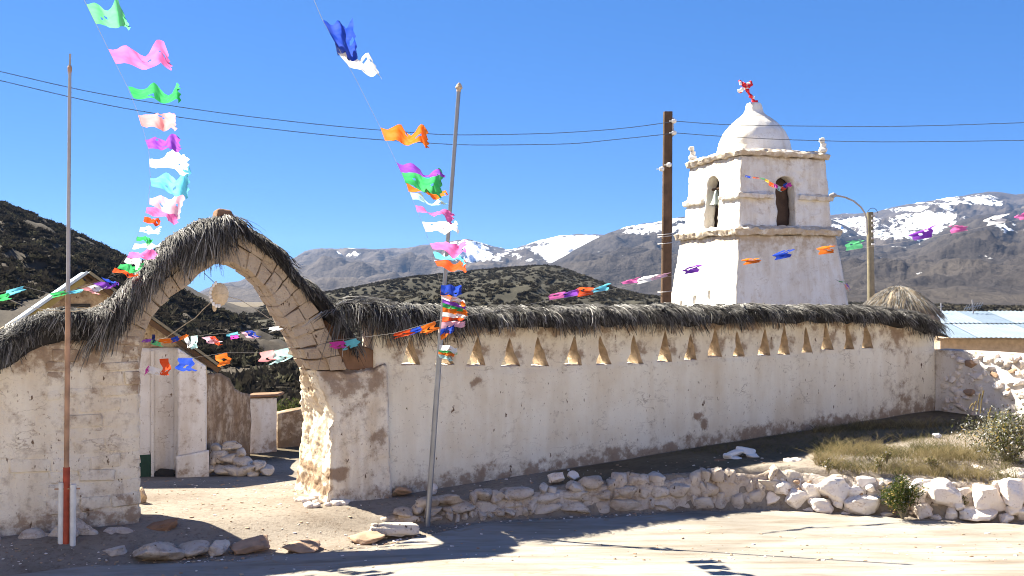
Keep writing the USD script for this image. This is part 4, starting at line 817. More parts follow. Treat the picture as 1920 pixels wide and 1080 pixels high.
b0, b1 = px(1826, 590, HY + 2.6), px(1823, 562, HY + 2.6); obj('mast', tube([b0 - [0, 0, .2], b1], .02), M['steel_dull'], an)
bo_ = obj('boom', tube([px(1808, 578, HY + 2.6), px(1842, 572, HY + 2.6)], .012), M['steel'], an)
for k in range(7):
    c_ = px(1810 + k * 5, 577.5 - k * .9, HY + 2.6); obj('element', tube([c_ - [.05, 0, .09], c_ + [.05, 0, .09]], .008, 5), M['steel'], bo_)
a2 = thing('thin_mast', 'short thin mast at the left end of the metal roof', 'mast', px(1765, 588, HY + 2.6)); obj('mast', tube([px(1765, 592, HY + 2.6), px(1764, 568, HY + 2.6)], .02), M['steel_dull'], a2); obj('crosspiece', tube([px(1760, 575, HY + 2.6), px(1769, 574, HY + 2.6)], .01, 5), M['steel_dull'], a2)

# ------------------------------------------------------------------ poles and wires
UP = px(1250, 560, 27.0); ut = px(1252, 210, 27.0); ub = np.array([px(1247, 700, 27.0)[0], 27.0, .1])
up_ = thing('utility_pole', 'weathered square timber utility pole left of the bell tower', 'utility pole', ub)
K = 30; rows = []
for k in range(K):
    s = k / (K - 1); c_ = ub * (1 - s) + ut * s; rr = .155 - .03 * s; th = np.arange(14) / 14 * 2 * np.pi
    sq = rr * (1 / np.maximum(np.abs(np.cos(th)), np.abs(np.sin(th)))) ** .5; sq = sq * (1 + .12 * (noise(np.stack([th * 4, 0 * th + s * 1.5, 0 * th], -1)) - .5) - .12 * (np.abs(th - 4.4) < .3))
    rows.append(c_ + np.stack([sq * np.cos(th), sq * np.sin(th), 0 * th], -1))
pv = np.vstack(rows + [ut[None]]); q4 = grid_faces(K, 14, True); ff = np.vstack([q4[:, [0, 1, 2]], q4[:, [0, 2, 3]], np.array([((K - 1) * 14 + i, (K - 1) * 14 + (i + 1) % 14, K * 14) for i in range(14)])])
obj('shaft', (pv, ff), M['wood'], up_, smooth=45)
for v_ in (439, 443, 456, 546):
    c_ = px(1247, v_, 27.0); th = np.linspace(0, 2 * np.pi, 17); obj('wire_band', tube(np.stack([c_[0] + .20 * np.cos(th), 27 + .20 * np.sin(th), c_[2] + .03 * np.sin(th + 1)], -1), .012, 5, False), M['steel_dull'], up_)
br_ = obj('bracket', box(px(1261, 238, 26.95), (.05, .08, .50)), M['steel_dull'], up_)
for u, v_ in ((1263, 227), (1263, 249), (1254, 309), (1240, 317)):
    c_ = px(u, v_, 26.82); obj('insulator', cat_mesh([tube([c_ - [.05, 0, .0], c_ + [.02, 0, 0], c_ + [.07, 0, 0]], [.05, .07, .045], 10), tube([c_ - [.12, 0, 0], c_ - [.05, 0, 0]], .015, 6)]), M['porcelain'], br_ if v_ < 300 else up_, smooth=40)
def wire(name, label, pts, ys, r=.009, m='cable', cat='cable', n=60):
    pts = np.array(pts, float); x = np.linspace(pts[0, 0], pts[-1, 0], n)
    from scipy.interpolate import PchipInterpolator
    v = PchipInterpolator(pts[:, 0], pts[:, 1])(x); Yc = np.interp(x, np.linspace(pts[0, 0], pts[-1, 0], len(ys)), ys)
    w3 = np.array([px(a, b, c_) for a, b, c_ in zip(x, v, Yc)]); p_ = numbered('/World', name)
    used[('/World', name)] -= 1; obj(name, tube(w3, r, 5), M[m], label=label, cat=cat)
wire('power_cable', 'upper overhead cable running left from the timber pole', [(-300, 60), (0, 134), (200, 178), (480, 220), (740, 246), (860, 253), (1000, 251), (1130, 244), (1262, 228)], [22, 26.82])
wire('power_cable', 'lower overhead cable running left from the timber pole', [(-300, 78), (0, 151), (250, 206), (500, 241), (740, 264), (900, 272), (1060, 270), (1150, 262), (1262, 250)], [22, 26.82])
wire('power_cable', 'upper overhead cable running right in front of the dome', [(1264, 227), (1400, 235), (1640, 237), (1920, 230), (2200, 215)], [26.82, 27])
wire('power_cable', 'lower overhead cable running right in front of the dome', [(1264, 249), (1480, 262), (1660, 266), (1920, 263), (2200, 250)], [26.82, 27])
SY = 31.0; sl = thing('street_lamp', 'green grey street lamp post with curved arm right of the tower', 'street lamp', (px(1632, 560, SY)[0], SY, .1))
sb0, st0 = np.array([px(1636, 560, SY)[0], SY, .1]), px(1631, 398, SY)
obj('post', tube([sb0, sb0 * .4 + st0 * .6, st0], [.125, .11, .10], 12), M['wood_grey'], sl, smooth=40)
la_ = obj('lamp_arm', tube([px(1626, 440, SY - .12), px(1625, 412, SY - .12), px(1622, 400, SY - .12), px(1614, 388, SY - .12), px(1601, 377, SY - .12), px(1585, 370, SY - .12), px(1566, 366, SY - .12)], .028, 8), M['steel_dull'], sl, smooth=40)
obj('lamp_head', tube([px(1568, 366, SY - .12), px(1562, 366, SY - .12), px(1555, 366, SY - .12)], [.05, .085, .03], 10), M['steel_dull'], la_, smooth=40)
obj('conduit', tube([px(1639, 560, SY - .05), px(1635, 455, SY - .05)], .022, 6), M['whitepaint'], sl)
for k, v_ in enumerate((405, 414, 423, 434, 447, 458)):
    obj('fitting', box(px(1636, v_, SY - .08), (.10, .12, .06)), M['porcelain' if k % 2 else 'steel_dull'], sl)
th = np.linspace(.2, 2.8, 10); obj('loose_wire', tube([px(1636 + 10 * math.cos(a), 402 - 12 * math.sin(a), SY - .1) for a in th], .008, 5), M['black'], sl)

PB, PT = ground_px(800, 987), px(860, 172, 13.3); PB = np.array([PB[0], 13.25, 0])
fp = thing('flagpole', 'leaning galvanised steel flagpole in front of the long wall', 'flagpole', PB)
pj = PB * .55 + PT * .45
obj('lower_tube', tube([PB - [0, 0, .1], pj], .036, 14), M['steel'], fp, smooth=40)
ut_ = obj('upper_tube', tube([pj, PT], .027, 14), M['steel'], fp, smooth=40)
obj('joint_collar', tube([pj - (PT - PB) * .006, pj + (PT - PB) * .006], .040, 14), M['steel_dull'], fp, smooth=40)
dd = (PT - PB) / np.linalg.norm(PT - PB); obj('finial', tube([PT, PT + dd * .03, PT + dd * .05, PT + dd * .09, PT + dd * .12], [.03, .03, .05, .035, .008], 10), M['adobe_pale2'], ut_, smooth=40)
LB, LT = np.array([*ground_px(122, 1046)[:2], 0]), px(131, 122, 11.65); LB[1] = 11.65
mp_ = thing('mast_pole', 'tall thin rusty pole clamped between two white stub pipes at left', 'pole', LB)
def on(v_): s = (EYE - (v_ - HZ) / F * 11.65 - LB[2]) / (LT[2] - LB[2]); return LB * (1 - s) + LT * s
obj('red_foot', tube([on(1022), on(876)], .037, 12), M['redpaint'], mp_, smooth=40)
obj('rusty_tube', tube([on(876), on(552)], .029, 12), M['rustpaint'], mp_, smooth=40)
obj('upper_tube', tube([on(552), on(190), LT], [.023, .019, .017], 12), M['steel_dull'], mp_, smooth=40)
obj('tip_rod', tube([LT, LT + [.004, 0, .13]], .012, 8), M['steel_dull'], mp_); obj('tip_knot', stone(on(132), (.03, .03, .06), 5, 1), M['rustpaint'], mp_)
for u, v0, v1 in ((113.5, 905, 1048), (136, 908, 1044)):
    a, b_ = px(u, v1, 11.63), px(u + 1.5, v0, 11.63); obj('stub_pipe', tube([a - [0, 0, .1], b_], .033, 12), M['whitepaint'], mp_, smooth=40)
obj('clamp_bolt', tube([px(102, 917, 11.6), px(150, 916, 11.66)], .010, 6), M['rustpaint'], mp_)

# ------------------------------------------------------------------ stones: retaining wall, kerb, loose rocks
rt = thing('retaining_wall', 'low retaining wall of whitewashed boulders along the road', 'retaining wall', (2, 14, 0))
def rline(u):
    for _ in range(1):
        s = (u - 960) / F; Y = 14.0
        for _ in range(12): Y = float(np.interp(s * Y, RX, RY))
    return s * Y, Y
big = [(1492, 870, 34, 24, .62), (1530, 878, 42, 20, .6), (1586, 876, 44, 26, .6), (1598, 880, 18, 20, .55), (1628, 880, 42, 20, .6), (1664, 880, 24, 14, .65), (1686, 884, 36, 22, .6), (1716, 879, 32, 34, .6), (1780, 888, 44, 34, .55), (1808, 890, 16, 18, .55), (1845, 889, 54, 32, .55), (1895, 893, 62, 28, .5),
       (1456, 908, 24, 28, .1), (1478, 896, 22, 14, .15), (1475, 918, 36, 28, .04), (1505, 912, 32, 30, .1), (1488, 898, 20, 20, .2), (1535, 902, 24, 22, .2), (1510, 895, 22, 12, .22), (1567, 917, 66, 42, .05), (1605, 925, 30, 26, .05), (1625, 912, 40, 30, .12), (1636, 917, 16, 18, .02), (1523, 925, 32, 32, .02), (1493, 939, 46, 34, 0),
       (1545, 951, 46, 28, -.04), (1576, 944, 22, 22, -.02), (1622, 947, 66, 46, -.03), (1655, 908, 26, 20, .15), (1726, 914, 44, 30, .1), (1770, 927, 62, 56, .0), (1795, 906, 28, 14, .2), (1812, 925, 30, 24, .08), (1855, 930, 64, 46, .02), (1880, 915, 24, 24, .1), (1908, 930, 52, 52, .0), (1735, 962, 46, 28, -.05),
       (1805, 950, 24, 18, -.04), (1845, 966, 70, 30, -.05), (1890, 974, 24, 18, -.06), (1786, 967, 20, 26, -.06), (1912, 958, 34, 16, -.04), (1708, 903, 34, 18, .18), (1727, 937, 38, 28, .0), (1700, 945, 30, 24, .0), (1936, 968, 40, 26, -.05), (1950, 925, 44, 44, .0), (1960, 890, 50, 30, .5), (2010, 930, 60, 50, .0), (2010, 965, 50, 30, -.05),
       (1450, 938, 36, 30, .02), (1590, 968, 20, 10, -.06), (1665, 968, 22, 10, -.06), (1760, 973, 22, 10, -.08), (1520, 960, 24, 12, -.04)]
for k, (u, v, w, h, d) in enumerate(big):
    x, Y = rline(u); Y += d - .02; c_ = px(u, v, Y); k_ = Y / F
    obj('stone', stone(c_ + [0, .09, 0], (w * .55 * k_, max(.1, w * .42 * k_), h * .58 * k_), 2000 + k, 3, rough=.30, cuts=10, boxy=.66), M['stone'], rt, smooth=38)
cx_ = np.linspace(-1.75, 11, 260); cy_ = np.interp(cx_, RX, RY); ct_ = np.interp(cx_, RX, RZ); rows_ = []
for fz, back_ in ((-.1, .03), (.1, .045), (.3, .06), (.5, .08), (.7, .10), (.88, .13), (.95, .20), (.95, .40)):
    rows_.append(np.stack([cx_, cy_ + back_, np.maximum(fz * (ct_ - .03), -.08)], -1))
cv_ = np.vstack(rows_); cv_ = cv_ + np.stack([0 * cv_[:, 0], .16 * (fbm(cv_ * [5, 5, 8], 4, 70) - .5), .10 * (fbm(cv_ * [4, 4, 4], 4, 71) - .5)], -1)
obj('mud_fill', (cv_, grid_faces(8, 260)), M['stone_shade'], rt, smooth=True, attrs={'wear': .10 + 0 * cv_[:, 0]})
s_ = 0
for row in range(3):
    u = 742 + row * 9
    while u < 1456:
        x, Y = rline(u); fr = (u - 742) / 714; hpx = 40 + 36 * fr; basev = HZ + EYE * F / Y - 2
        w = rnd.choice([16, 20, 26, 32, 40, 50, 62]) * (.8 + .3 * fr); h = hpx / 3 * rnd.uniform(1.0, 1.45); v = basev - hpx * (row + .5) / 3 + rnd.uniform(-4, 4)
        if not (row == 2 and rnd.random() < .18):
            c_ = px(u, v, Y + .03 * row - .02); k_ = Y / F; s_ += 1
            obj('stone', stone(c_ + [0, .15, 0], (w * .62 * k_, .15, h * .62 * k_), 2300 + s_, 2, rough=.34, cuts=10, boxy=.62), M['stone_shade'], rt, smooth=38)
        u += w * .96
for k in range(60):
    u = rnd.uniform(1450, 1940); x, Y = rline(u); z_ = rnd.uniform(.04, .45); s = rnd.uniform(.025, .055); obj('chip', stone((x, Y + z_ * .25 - .01, z_), (s, s, s * .8), 2700 + k, 1), M['stone'] if rnd.random() < .6 else M['stone_brown'], rt, smooth=40)
def rock(name, label, u, v, w, h, Y=None, z=None, m='stone', depth=None, seed=0, cat='rock', group=None, boxy=.66):
    Yr = Y or (EYE - (z if z is not None else .0)) * F / (v + h / 2 - HZ); c_ = px(u, v, Yr); k_ = Yr / F
    v_, f_ = stone(c_ + [0, (depth or w * .4 * k_) * .6, 0], (w * .52 * k_, depth or w * .4 * k_, h * .56 * k_), seed, 3, rot=AL * .6, rough=.30, cuts=11, boxy=boxy * .85)
    obj(name, (v_, f_), M[m], smooth=38, label=label, cat=cat, group=group)
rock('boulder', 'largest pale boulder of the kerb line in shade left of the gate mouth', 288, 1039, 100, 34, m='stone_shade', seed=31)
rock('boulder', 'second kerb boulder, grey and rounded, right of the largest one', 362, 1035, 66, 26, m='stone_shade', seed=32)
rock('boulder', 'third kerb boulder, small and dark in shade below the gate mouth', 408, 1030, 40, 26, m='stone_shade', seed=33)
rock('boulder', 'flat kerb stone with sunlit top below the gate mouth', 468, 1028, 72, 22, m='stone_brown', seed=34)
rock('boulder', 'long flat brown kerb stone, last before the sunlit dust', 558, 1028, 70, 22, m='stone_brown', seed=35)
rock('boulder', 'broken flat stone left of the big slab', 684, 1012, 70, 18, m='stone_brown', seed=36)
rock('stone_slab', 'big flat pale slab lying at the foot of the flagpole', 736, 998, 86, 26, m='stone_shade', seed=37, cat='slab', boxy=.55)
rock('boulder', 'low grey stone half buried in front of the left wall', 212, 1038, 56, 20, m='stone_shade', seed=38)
rock('adobe_lump', 'brown adobe lump at the foot of the left gate jamb', 296, 994, 72, 24, z=.1, m='adobe_dark', seed=39, cat='adobe lump')
rock('adobe_lump', 'pale mud lump behind the left gate jamb in sun', 262, 930, 22, 30, z=.17, m='adobe_pale', seed=40, cat='adobe lump')
rock('boulder', 'small flat stone lying in the sunlit gate mouth', 410, 997, 52, 9, z=.08, m='stone_brown', seed=41)
rock('boulder', 'left of two white stones on the dirt ledge under the long wall', 1043, 896, 28, 18, z=.40, m='stone', seed=42)
rock('boulder', 'right of two white stones on the dirt ledge under the long wall', 1073, 893, 24, 16, z=.40, m='stone', seed=43)
rock('boulder', 'white stone right behind the flagpole foot', 812, 918, 22, 18, z=.27, m='stone', seed=44)
rock('boulder', 'dusty brown stone left of the flagpole against the wall foot', 752, 922, 36, 16, z=.22, m='stone_brown', seed=45)
rub = thing('plaster_rubble', 'pile of broken white plaster slabs on the shaded terrace', 'rubble', px(1395, 860, 15.6))
for k, (u, v, w, h) in enumerate(((1378, 850, 30, 12), (1398, 846, 34, 14), (1412, 856, 26, 12), (1385, 862, 34, 12), (1405, 866, 34, 12), (1420, 866, 24, 10), (1366, 856, 20, 10), (1392, 872, 24, 10), (1352, 866, 22, 12), (1365, 868, 18, 10))):
    c_ = px(u, v, 15.55 - (v - 850) * .012); obj('plaster_piece', stone(c_, (w * .0045, .12, h * .0042), 3000 + k, 2, cuts=9, boxy=.5), M['ledge'] if k < 8 else M['adobe_dark'], rub, smooth=30)
left_foot = thing('wall_footing', 'lumpy whitewashed stone footing along the left wall bottom', 'footing', W(wt(60, 0)[0], 0, -.2))
for k in range(17):
    u = -30 + k * 18 + rnd.uniform(-5, 5); v = 1005 + rnd.uniform(-8, 22) + 14 * (u < 110); Yr = 11.75 + (u / 250) * .5; w, h = rnd.uniform(40, 76), rnd.uniform(30, 52)
    if u > 235: continue
    c_ = px(u, v, Yr - .05); obj('stone', stone(c_, (w * .0034, .14, h * .0036), 3100 + k, 2), M['stone_shade'], left_foot, smooth=40)

# ------------------------------------------------------------------ plants
def bush(name, label, base, rx_, rz_, n, mats, leafs, seed, stems=14, cat='bush', lean=0.0):
    r = np.random.default_rng(seed); t = thing(name, label, cat, base); base = np.array(base)
    tips, parts = [], []
    for k in range(stems):
        a = r.uniform(0, 2 * np.pi); rr = r.uniform(.2, .9); tip = base + [rx_ * rr * math.cos(a) + lean, rx_ * rr * math.sin(a), rz_ * r.uniform(.7, 1.05) * math.sqrt(max(.15, 1 - .75 * rr * rr))]
        mid = base * .45 + tip * .55 + [0, 0, rz_ * .12]; parts.append(tube([base, mid, tip], [.010, .007, .003], 5)); tips.append((mid, tip))
    obj('stems', cat_mesh(parts), M['wood_grey'], t)
    for m_, share in mats:
        vs, fs = [], []
        for _ in range(int(n * share)):
            mid, tip = tips[r.integers(stems)]; s = r.uniform(-.5, 1.05); c_ = mid * (1 - s) + tip * s + r.normal(size=3) * rx_ * .16
            c_[2] = max(c_[2], base[2] + .02); L = leafs * r.uniform(.6, 1.4); d = r.normal(size=3) + [0, 0, .5]; d /= np.linalg.norm(d); e = np.cross(d, r.normal(size=3)); e /= np.linalg.norm(e); k = len(vs)
            vs += [c_ - d * L, c_ + e * L * .32, c_ + d * L, c_ - e * L * .32]; fs += [(k, k + 1, k + 2), (k, k + 2, k + 3)]
        obj('foliage', (np.array(vs), np.array(fs)), M[m_], t)
gp = lambda u, v, z: ground_px(u, v, z)
b0 = gp(1890, 868, .66); bush('silver_bush', 'big silvery grey shrub with pale seed heads at the right edge', b0, .62, .72, 5200, [('leaf_silver', .42), ('leaf_olive', .33), ('leaf_yellow', .10), ('f_white', .06), ('scrub_dry', .1)], .024, 5, 26)
b0 = gp(1945, 872, .66); bush('silver_bush', 'silvery shrub cut off by the right edge of the view', b0, .5, .75, 2600, [('leaf_silver', .45), ('leaf_olive', .4), ('leaf_yellow', .1)], .024, 6, 18)
b0 = gp(1690, 973, .0) + [0, -.05, 0]; bush('green_bush', 'dense dark green weed bush growing at the boulders beside the road', b0, .30, .58, 4200, [('leaf_green', .55), ('leaf_olive', .3), ('leaf_yellow', .09), ('leaf_silver', .06)], .020, 7, 22)
b0 = px(540, 790, 23.5); b0[2] = -.2; bush('green_shrub', 'pale green shrub behind the low mud wall left of the pillar', b0, .55, .85, 1500, [('leaf_olive', .6), ('leaf_green', .4)], .035, 8)
b0 = px(455, 745, 21.3); b0[2] = .35; bush('green_shrub', 'small green plant on top of the crumbling mud wall', b0, .16, .62, 500, [('leaf_green', .6), ('leaf_olive', .4)], .025, 9, 8)
for k, (u, v, z_, lab) in enumerate(((1552, 886, .55, 'tuft between the two leftmost upper boulders'), (1645, 886, .55, 'dry weed between the upper boulders left of the green bush'), (1745, 880, .6, 'dry weed left of the square upper boulder'), (1660, 868, .65, 'weed clump above the tall upper boulder'), (1800, 958, .1, 'dry weed between lower boulders right of the green bush'), (1895, 960, .1, 'dry weed at the lower boulders near the right edge'))):
    b0 = gp(u, v, z_); b0[1] -= .05; bush('dry_weed', lab, b0, .13, .22, 420, [('leaf_olive', .4), ('drygrass', .5), ('f_white', .03)], .016, 20 + k, 9, 'weed')
# dry grass on the terrace, dark grass in the shade
def grass(name, label, n, region, m, hgt, seed, wid=.006):
    r = np.random.default_rng(seed); S, Wd = [], []
    while len(S) < n:
        u, v = region(r); z_ = .62
        for _ in range(6): c_ = ground_px(u, v, z_); z_ = float(ground_h(np.array(c_[0]), np.array(c_[1])))
        dens = noise(np.array([[c_[0] * 2.2, c_[1] * 2.2, seed]]))[0]
        if r.random() > dens * 1.4: continue
        L = hgt * r.uniform(.5, 1.3) * (.6 + dens); d = r.normal(size=2) * .55; q = np.linspace(0, 1, 4)
        S.append(np.stack([c_[0] + d[0] * L * q ** 1.6, c_[1] + d[1] * L * q ** 1.6, z_ - .01 + L * q * (1 - .25 * q)], -1)); Wd.append(np.linspace(wid, wid * .3, 4))
    curves(name, S, Wd, M[m], label=label, cat='grass', kind='stuff')
grass('dry_grass', 'straw coloured dry grass on the sunlit terrace above the boulders', 3400, lambda r: (1525 + 330 * r.random() ** .9, 842 + 34 * r.random() + 8 * (r.random())), 'drygrass', .17, 3)
grass('dry_grass', 'greyish low weeds among the dry grass on the sunlit terrace', 2600, lambda r: (1530 + 380 * r.random(), 838 + 42 * r.random()), 'greygrass', .14, 4)
grass('shade_grass', 'dark low grass in the wall shadow on the terrace', 3600, lambda r: (1230 + 590 * r.random(), 792 + 60 * r.random()), 'greygrass', .06, 6)
for u, v, h_ in ((1836, 775, 52), (1846, 770, 40), (1822, 772, 26), (1852, 778, 66)):
    pass
dst = thing('dry_stalks', 'few dry upright stalks against the shaded rubble wall', 'stalks', px(1845, 790, 17.3))
for u, v0, v1 in ((1832, 772, 738), (1838, 775, 732), (1824, 770, 752), (1852, 792, 764), (1818, 766, 756)): obj('stalk', tube([px(u, v0, 17.3), px(u + 2, (v0 + v1) / 2, 17.3), px(u + 6, v1, 17.3)], [.012, .011, .015], 5), M['drygrass'], dst)
# small litter
obj('blue_wrapper', stone(px(1736, 830, 16.5), (.08, .05, .03), 91, 1, rough=.5), M['f_blue'], label='crumpled blue wrapper in the terrace shade', cat='litter')
obj('white_wrapper', stone(px(1756, 818, 16.5), (.06, .05, .05), 92, 1, rough=.6), M['white'], label='crumpled white bag beside the blue wrapper', cat='litter')
obj('orange_wrapper', stone(px(1788, 845, 15.6), (.035, .03, .03), 93, 1, rough=.5), M['f_orange'], label='small orange scrap in the dry grass', cat='litter')
for k, (u, v, lab) in enumerate(((1320, 948, 'left white scrap at the retaining wall foot'), (1358, 947, 'right white scrap at the retaining wall foot'))): obj('white_scrap', stone(ground_px(u, v, .02), (.04, .03, .03), 95 + k, 1, rough=.5), M['white'], label=lab, cat='litter')
# pebbles
r_ = np.random.default_rng(12); pos = []
while len(pos) < 1950:
    if len(pos) > 1700:
        c_ = ground_px(60 + 1860 * r_.random(), 985 + 95 * r_.random() ** .8, .05); yy_ = float(c_[1])
        if yy_ < float(road_edge(np.array(c_[0]))): pos.append((c_[0], yy_, float(road_tilt(np.array(c_[0]), np.array(yy_))) + .018))
        continue
    if len(pos) > 1100:
        xx_ = r_.uniform(-6.5, 2); c_ = (xx_, float(road_edge(np.array(xx_))) + r_.normal() * .16)
    elif r_.random() < .55: c_ = ground_px(250 + 500 * r_.random(), 870 + 175 * r_.random() ** 1.0, .12)
    else: c_ = ground_px(740 + 1180 * r_.random(), 905 + 80 * r_.random(), .1)
    pos.append((c_[0], c_[1], float(ground_h(np.array(c_[0]), np.array(c_[1]))) + .004))
pos = np.array(pos); instancer('pebbles', [stone((0, 0, 0), (1, .8, .5), s, 1) for s in (1, 2, 3)], pos, r_.integers(0, 3, len(pos)), .006 + .022 * r_.random(len(pos)) ** 3, [M['stone_brown'], M['adobe_pale'], M['stone']], 'small pebbles scattered over the dirt', 'pebbles')

# ------------------------------------------------------------------ bunting
def flag_mesh(a, b, ext, r, nx=12, ny=8, holes=3, wave=.10, fringe=True):
    """a, b: ends of the edge on the string; ext: vector of the free length"""
    a, b, ext = map(np.asarray, (a, b, ext)); wv, L = b - a, np.linalg.norm(ext); n = np.cross(wv, ext); n /= np.linalg.norm(n) + 1e-9
    ph, ph2, fr = r.uniform(0, 6.3), r.uniform(0, 6.3), r.uniform(1.1, 2.0); V = []
    tw_ = r.uniform(-.5, .5); spread = r.uniform(.85, 1.25)
    for i in range(nx + 1):
        x = i / nx
        for j in range(ny + 1):
            y = j / ny; yy = .5 + (y - .5) * (1 + (spread - 1) * x)
            p_ = a + wv * yy + ext * (x * (1 - .10 * x)); am = wave * L * x ** .8
            p_ = p_ + n * am * (math.sin(fr * 6.3 * x + ph + 1.3 * y) + .5 * math.sin(3.1 * 6.3 * x * .6 + ph2 + 3 * y)) + wv * (.22 * x * math.sin(fr * 6.3 * x + ph2)) + n * tw_ * (y - .5) * x * np.linalg.norm(wv)
            p_ = p_ + (ext / (L + 1e-9)) * (.035 * L * (1 if (j % 2) else -1) * r.uniform(.2, 1.4) * (x == 1) * fringe)
            p_ = p_ + n * .11 * L * min(1, 2 * x) * (float(noise(np.array([[i * .8 + ph * 9, j * .7, ph2]]))[0]) - .5) + wv * .12 * x * math.sin(9 * x + ph)
            V.append(p_)
    Fc, dead = [], set()
    for _ in range(holes):
        i0, j0 = r.randrange(3, nx - 1), r.randrange(1, ny - 1); dead |= {(i0, j0), (i0 + (r.random() < .5), j0)}
    for i in range(nx):
        for j in range(ny):
            if (i, j) in dead: continue
            k = i * (ny + 1) + j; Fc.append((k, k + 1, k + ny + 2, k + ny + 1))
    return np.array(V), np.array(Fc)
def bunting(label, string, flags, Yf, dep=0.0, hang=False, seed=0, sr=.0012, wave=.09, holes=2):
    """string: pixel polyline; flags: (u0,v0,u1,v1,du,dv,colour); Yf(u,v): depth"""
    r = random.Random(seed); pts = np.array([px(u, v, Yf(u, v)) for u, v in string])
    t = thing('bunting', label, 'bunting', pts[len(pts) // 2]); obj('string', tube(pts, sr, 4), M['thread'], t)
    for u0, v0, u1, v1, du, dv_, c_ in flags:
        Ya, Yb = Yf(u0, v0), Yf(u1, v1); a, b = px(u0, v0, Ya), px(u1, v1, Yb); k = (Ya + Yb) / 2 / F
        ext = np.array([du * k, (r.uniform(-.25, .25) + dep) * math.hypot(du, dv_) * k, -dv_ * k])
        big_ = math.hypot(du, dv_) > 30
        obj('flag', flag_mesh(a, b, ext, r, 14 if big_ else 8, 8 if big_ else 6, holes if big_ else 2, wave), M['f_' + c_], t, smooth=True, label=FN.get(c_, c_) + ' paper flag')
def lerpY(key, pairs):
    xs = [p_[0] for p_ in pairs]; ys = [p_[1] for p_ in pairs]
    return (lambda u, v: float(np.interp(v, xs, ys))) if key == 'v' else (lambda u, v: float(np.interp(u, xs, ys)))
FA = [(162, 8, 180, 45, 80, 10, 'mint'), (203, 92, 217, 119, 118, 4, 'pink'), (240, 162, 250, 184, 98, 6, 'green'), (259, 216, 265, 236, 78, 6, 'salmon'), (272, 262, 278, 279, 66, -4, 'purple'), (280, 298, 281, 313, 86, 0, 'white'), (282, 334, 284, 349, 78, 8, 'cyan'),
      (281, 371, 280, 383, 68, 14, 'palepink'), (275, 389, 273, 399, 70, 10, 'pink'), (271, 406, 269, 416, 36, 8, 'red'), (263, 426, 261, 435, 44, 4, 'white'), (257, 443, 255, 451, 37, 5, 'green'), (252, 457, 248, 467, 56, -2, 'white'), (243, 473, 238, 483, 58, 0, 'pink'),
      (237, 483, 232, 491, 32, 8, 'white'), (226, 495, 220, 503, 46, 8, 'green'), (215, 502, 210, 510, 50, 12, 'red')]
bunting('bunting streaming from the left arch thatch up to the upper left', [(205, 518), (222, 500), (247, 466), (262, 432), (276, 392), (282, 340), (279, 280), (262, 220), (240, 165), (203, 92), (162, 8), (120, -70)], FA,
        lerpY('v', [(-70, 4.6), (10, 5.2), (92, 5.8), (165, 6.5), (218, 7.2), (300, 8.2), (340, 8.9), (395, 10.3), (450, 11.8), (518, 12.6)]), seed=3)
FB = [(605, 38, 628, 80, 54, 28, 'blue'), (628, 80, 633, 104, 34, 8, 'navy'), (632, 98, 656, 126, 72, 22, 'white'), (713, 239, 722, 264, 98, 10, 'orange'), (743, 304, 752, 323, 96, 22, 'purple'), (753, 323, 760, 343, 82, 22, 'green'), (761, 342, 766, 359, 82, 20, 'orange'), (768, 360, 774, 374, 72, 22, 'palecyan'),
      (779, 385, 782, 398, 76, 14, 'pink'), (791, 416, 798, 434, 70, 3, 'white'), (806, 456, 811, 467, 72, 8, 'pink'), (812, 472, 816, 484, 62, 10, 'cyan'), (815, 489, 820, 499, 60, 8, 'red')]
bunting('bunting streaming from the flagpole up over the middle of the view', [(824, 530), (818, 500), (808, 465), (795, 425), (780, 390), (762, 345), (743, 304), (713, 239), (668, 150), (630, 82), (605, 38), (580, -20)], FB,
        lerpY('v', [(-20, 4.8), (40, 5.4), (100, 5.9), (240, 7.0), (305, 7.8), (345, 8.4), (390, 9.6), (430, 10.8), (490, 12.2), (535, 13.1)]), seed=5)
FP = [(827, 534, 826, 553, 43, 2, 'blue'), (826, 545, 826, 554, 50, 24, 'orange'), (827, 552, 828, 561, 48, 10, 'white'), (829, 560, 829, 567, 48, 16, 'purple'), (830, 568, 830, 576, 46, 12, 'green'), (830, 576, 830, 585, 52, 6, 'orange'), (830, 585, 829, 593, 48, 5, 'white'), (830, 595, 829, 603, 46, -4, 'red'),
      (828, 604, 827, 616, 50, -4, 'palepink'), (826, 618, 825, 630, 30, -10, 'blue'), (826, 629, 827, 638, 18, -14, 'orange'), (824, 646, 823, 656, 38, 6, 'white'), (823, 655, 822, 660, 38, 6, 'green'), (822, 658, 821, 664, 34, 5, 'orange'), (821, 663, 824, 670, 28, 8, 'palecyan')]
bunting('tight cluster of flags tied down the flagpole in front of the thatch', [(831, 532), (828, 580), (825, 620), (821, 672)], FP, lambda u, v: 13.16, seed=8, wave=.10)
FCc = [(1030, 563, 1057, 558, 0, -12, 'pink'), (1057, 559, 1083, 554, 0, -12, 'purple'), (1083, 557, 1112, 552, 0, -16, 'red'), (1112, 549, 1140, 544, 0, -11, 'cyan'), (1168, 533, 1195, 530, 0, -9, 'pink'), (1195, 533, 1225, 526, 2, -12, 'white'), (1222, 526, 1251, 518, 2, -8, 'palepink'), (1285, 514, 1310, 510, 0, -14, 'purple'),
       (1394, 497, 1425, 492, 2, -11, 'orange'), (1452, 488, 1482, 482, 4, -16, 'blue'), (1535, 478, 1564, 474, 0, -16, 'orange'), (1586, 470, 1618, 465, 2, -19, 'mint'), (1715, 451, 1747, 445, 0, -20, 'purple'), (1783, 438, 1815, 432, 0, -15, 'pink'), (1850, 424, 1885, 417, 2, -18, 'white'), (1912, 413, 1942, 407, 0, -15, 'pink')]
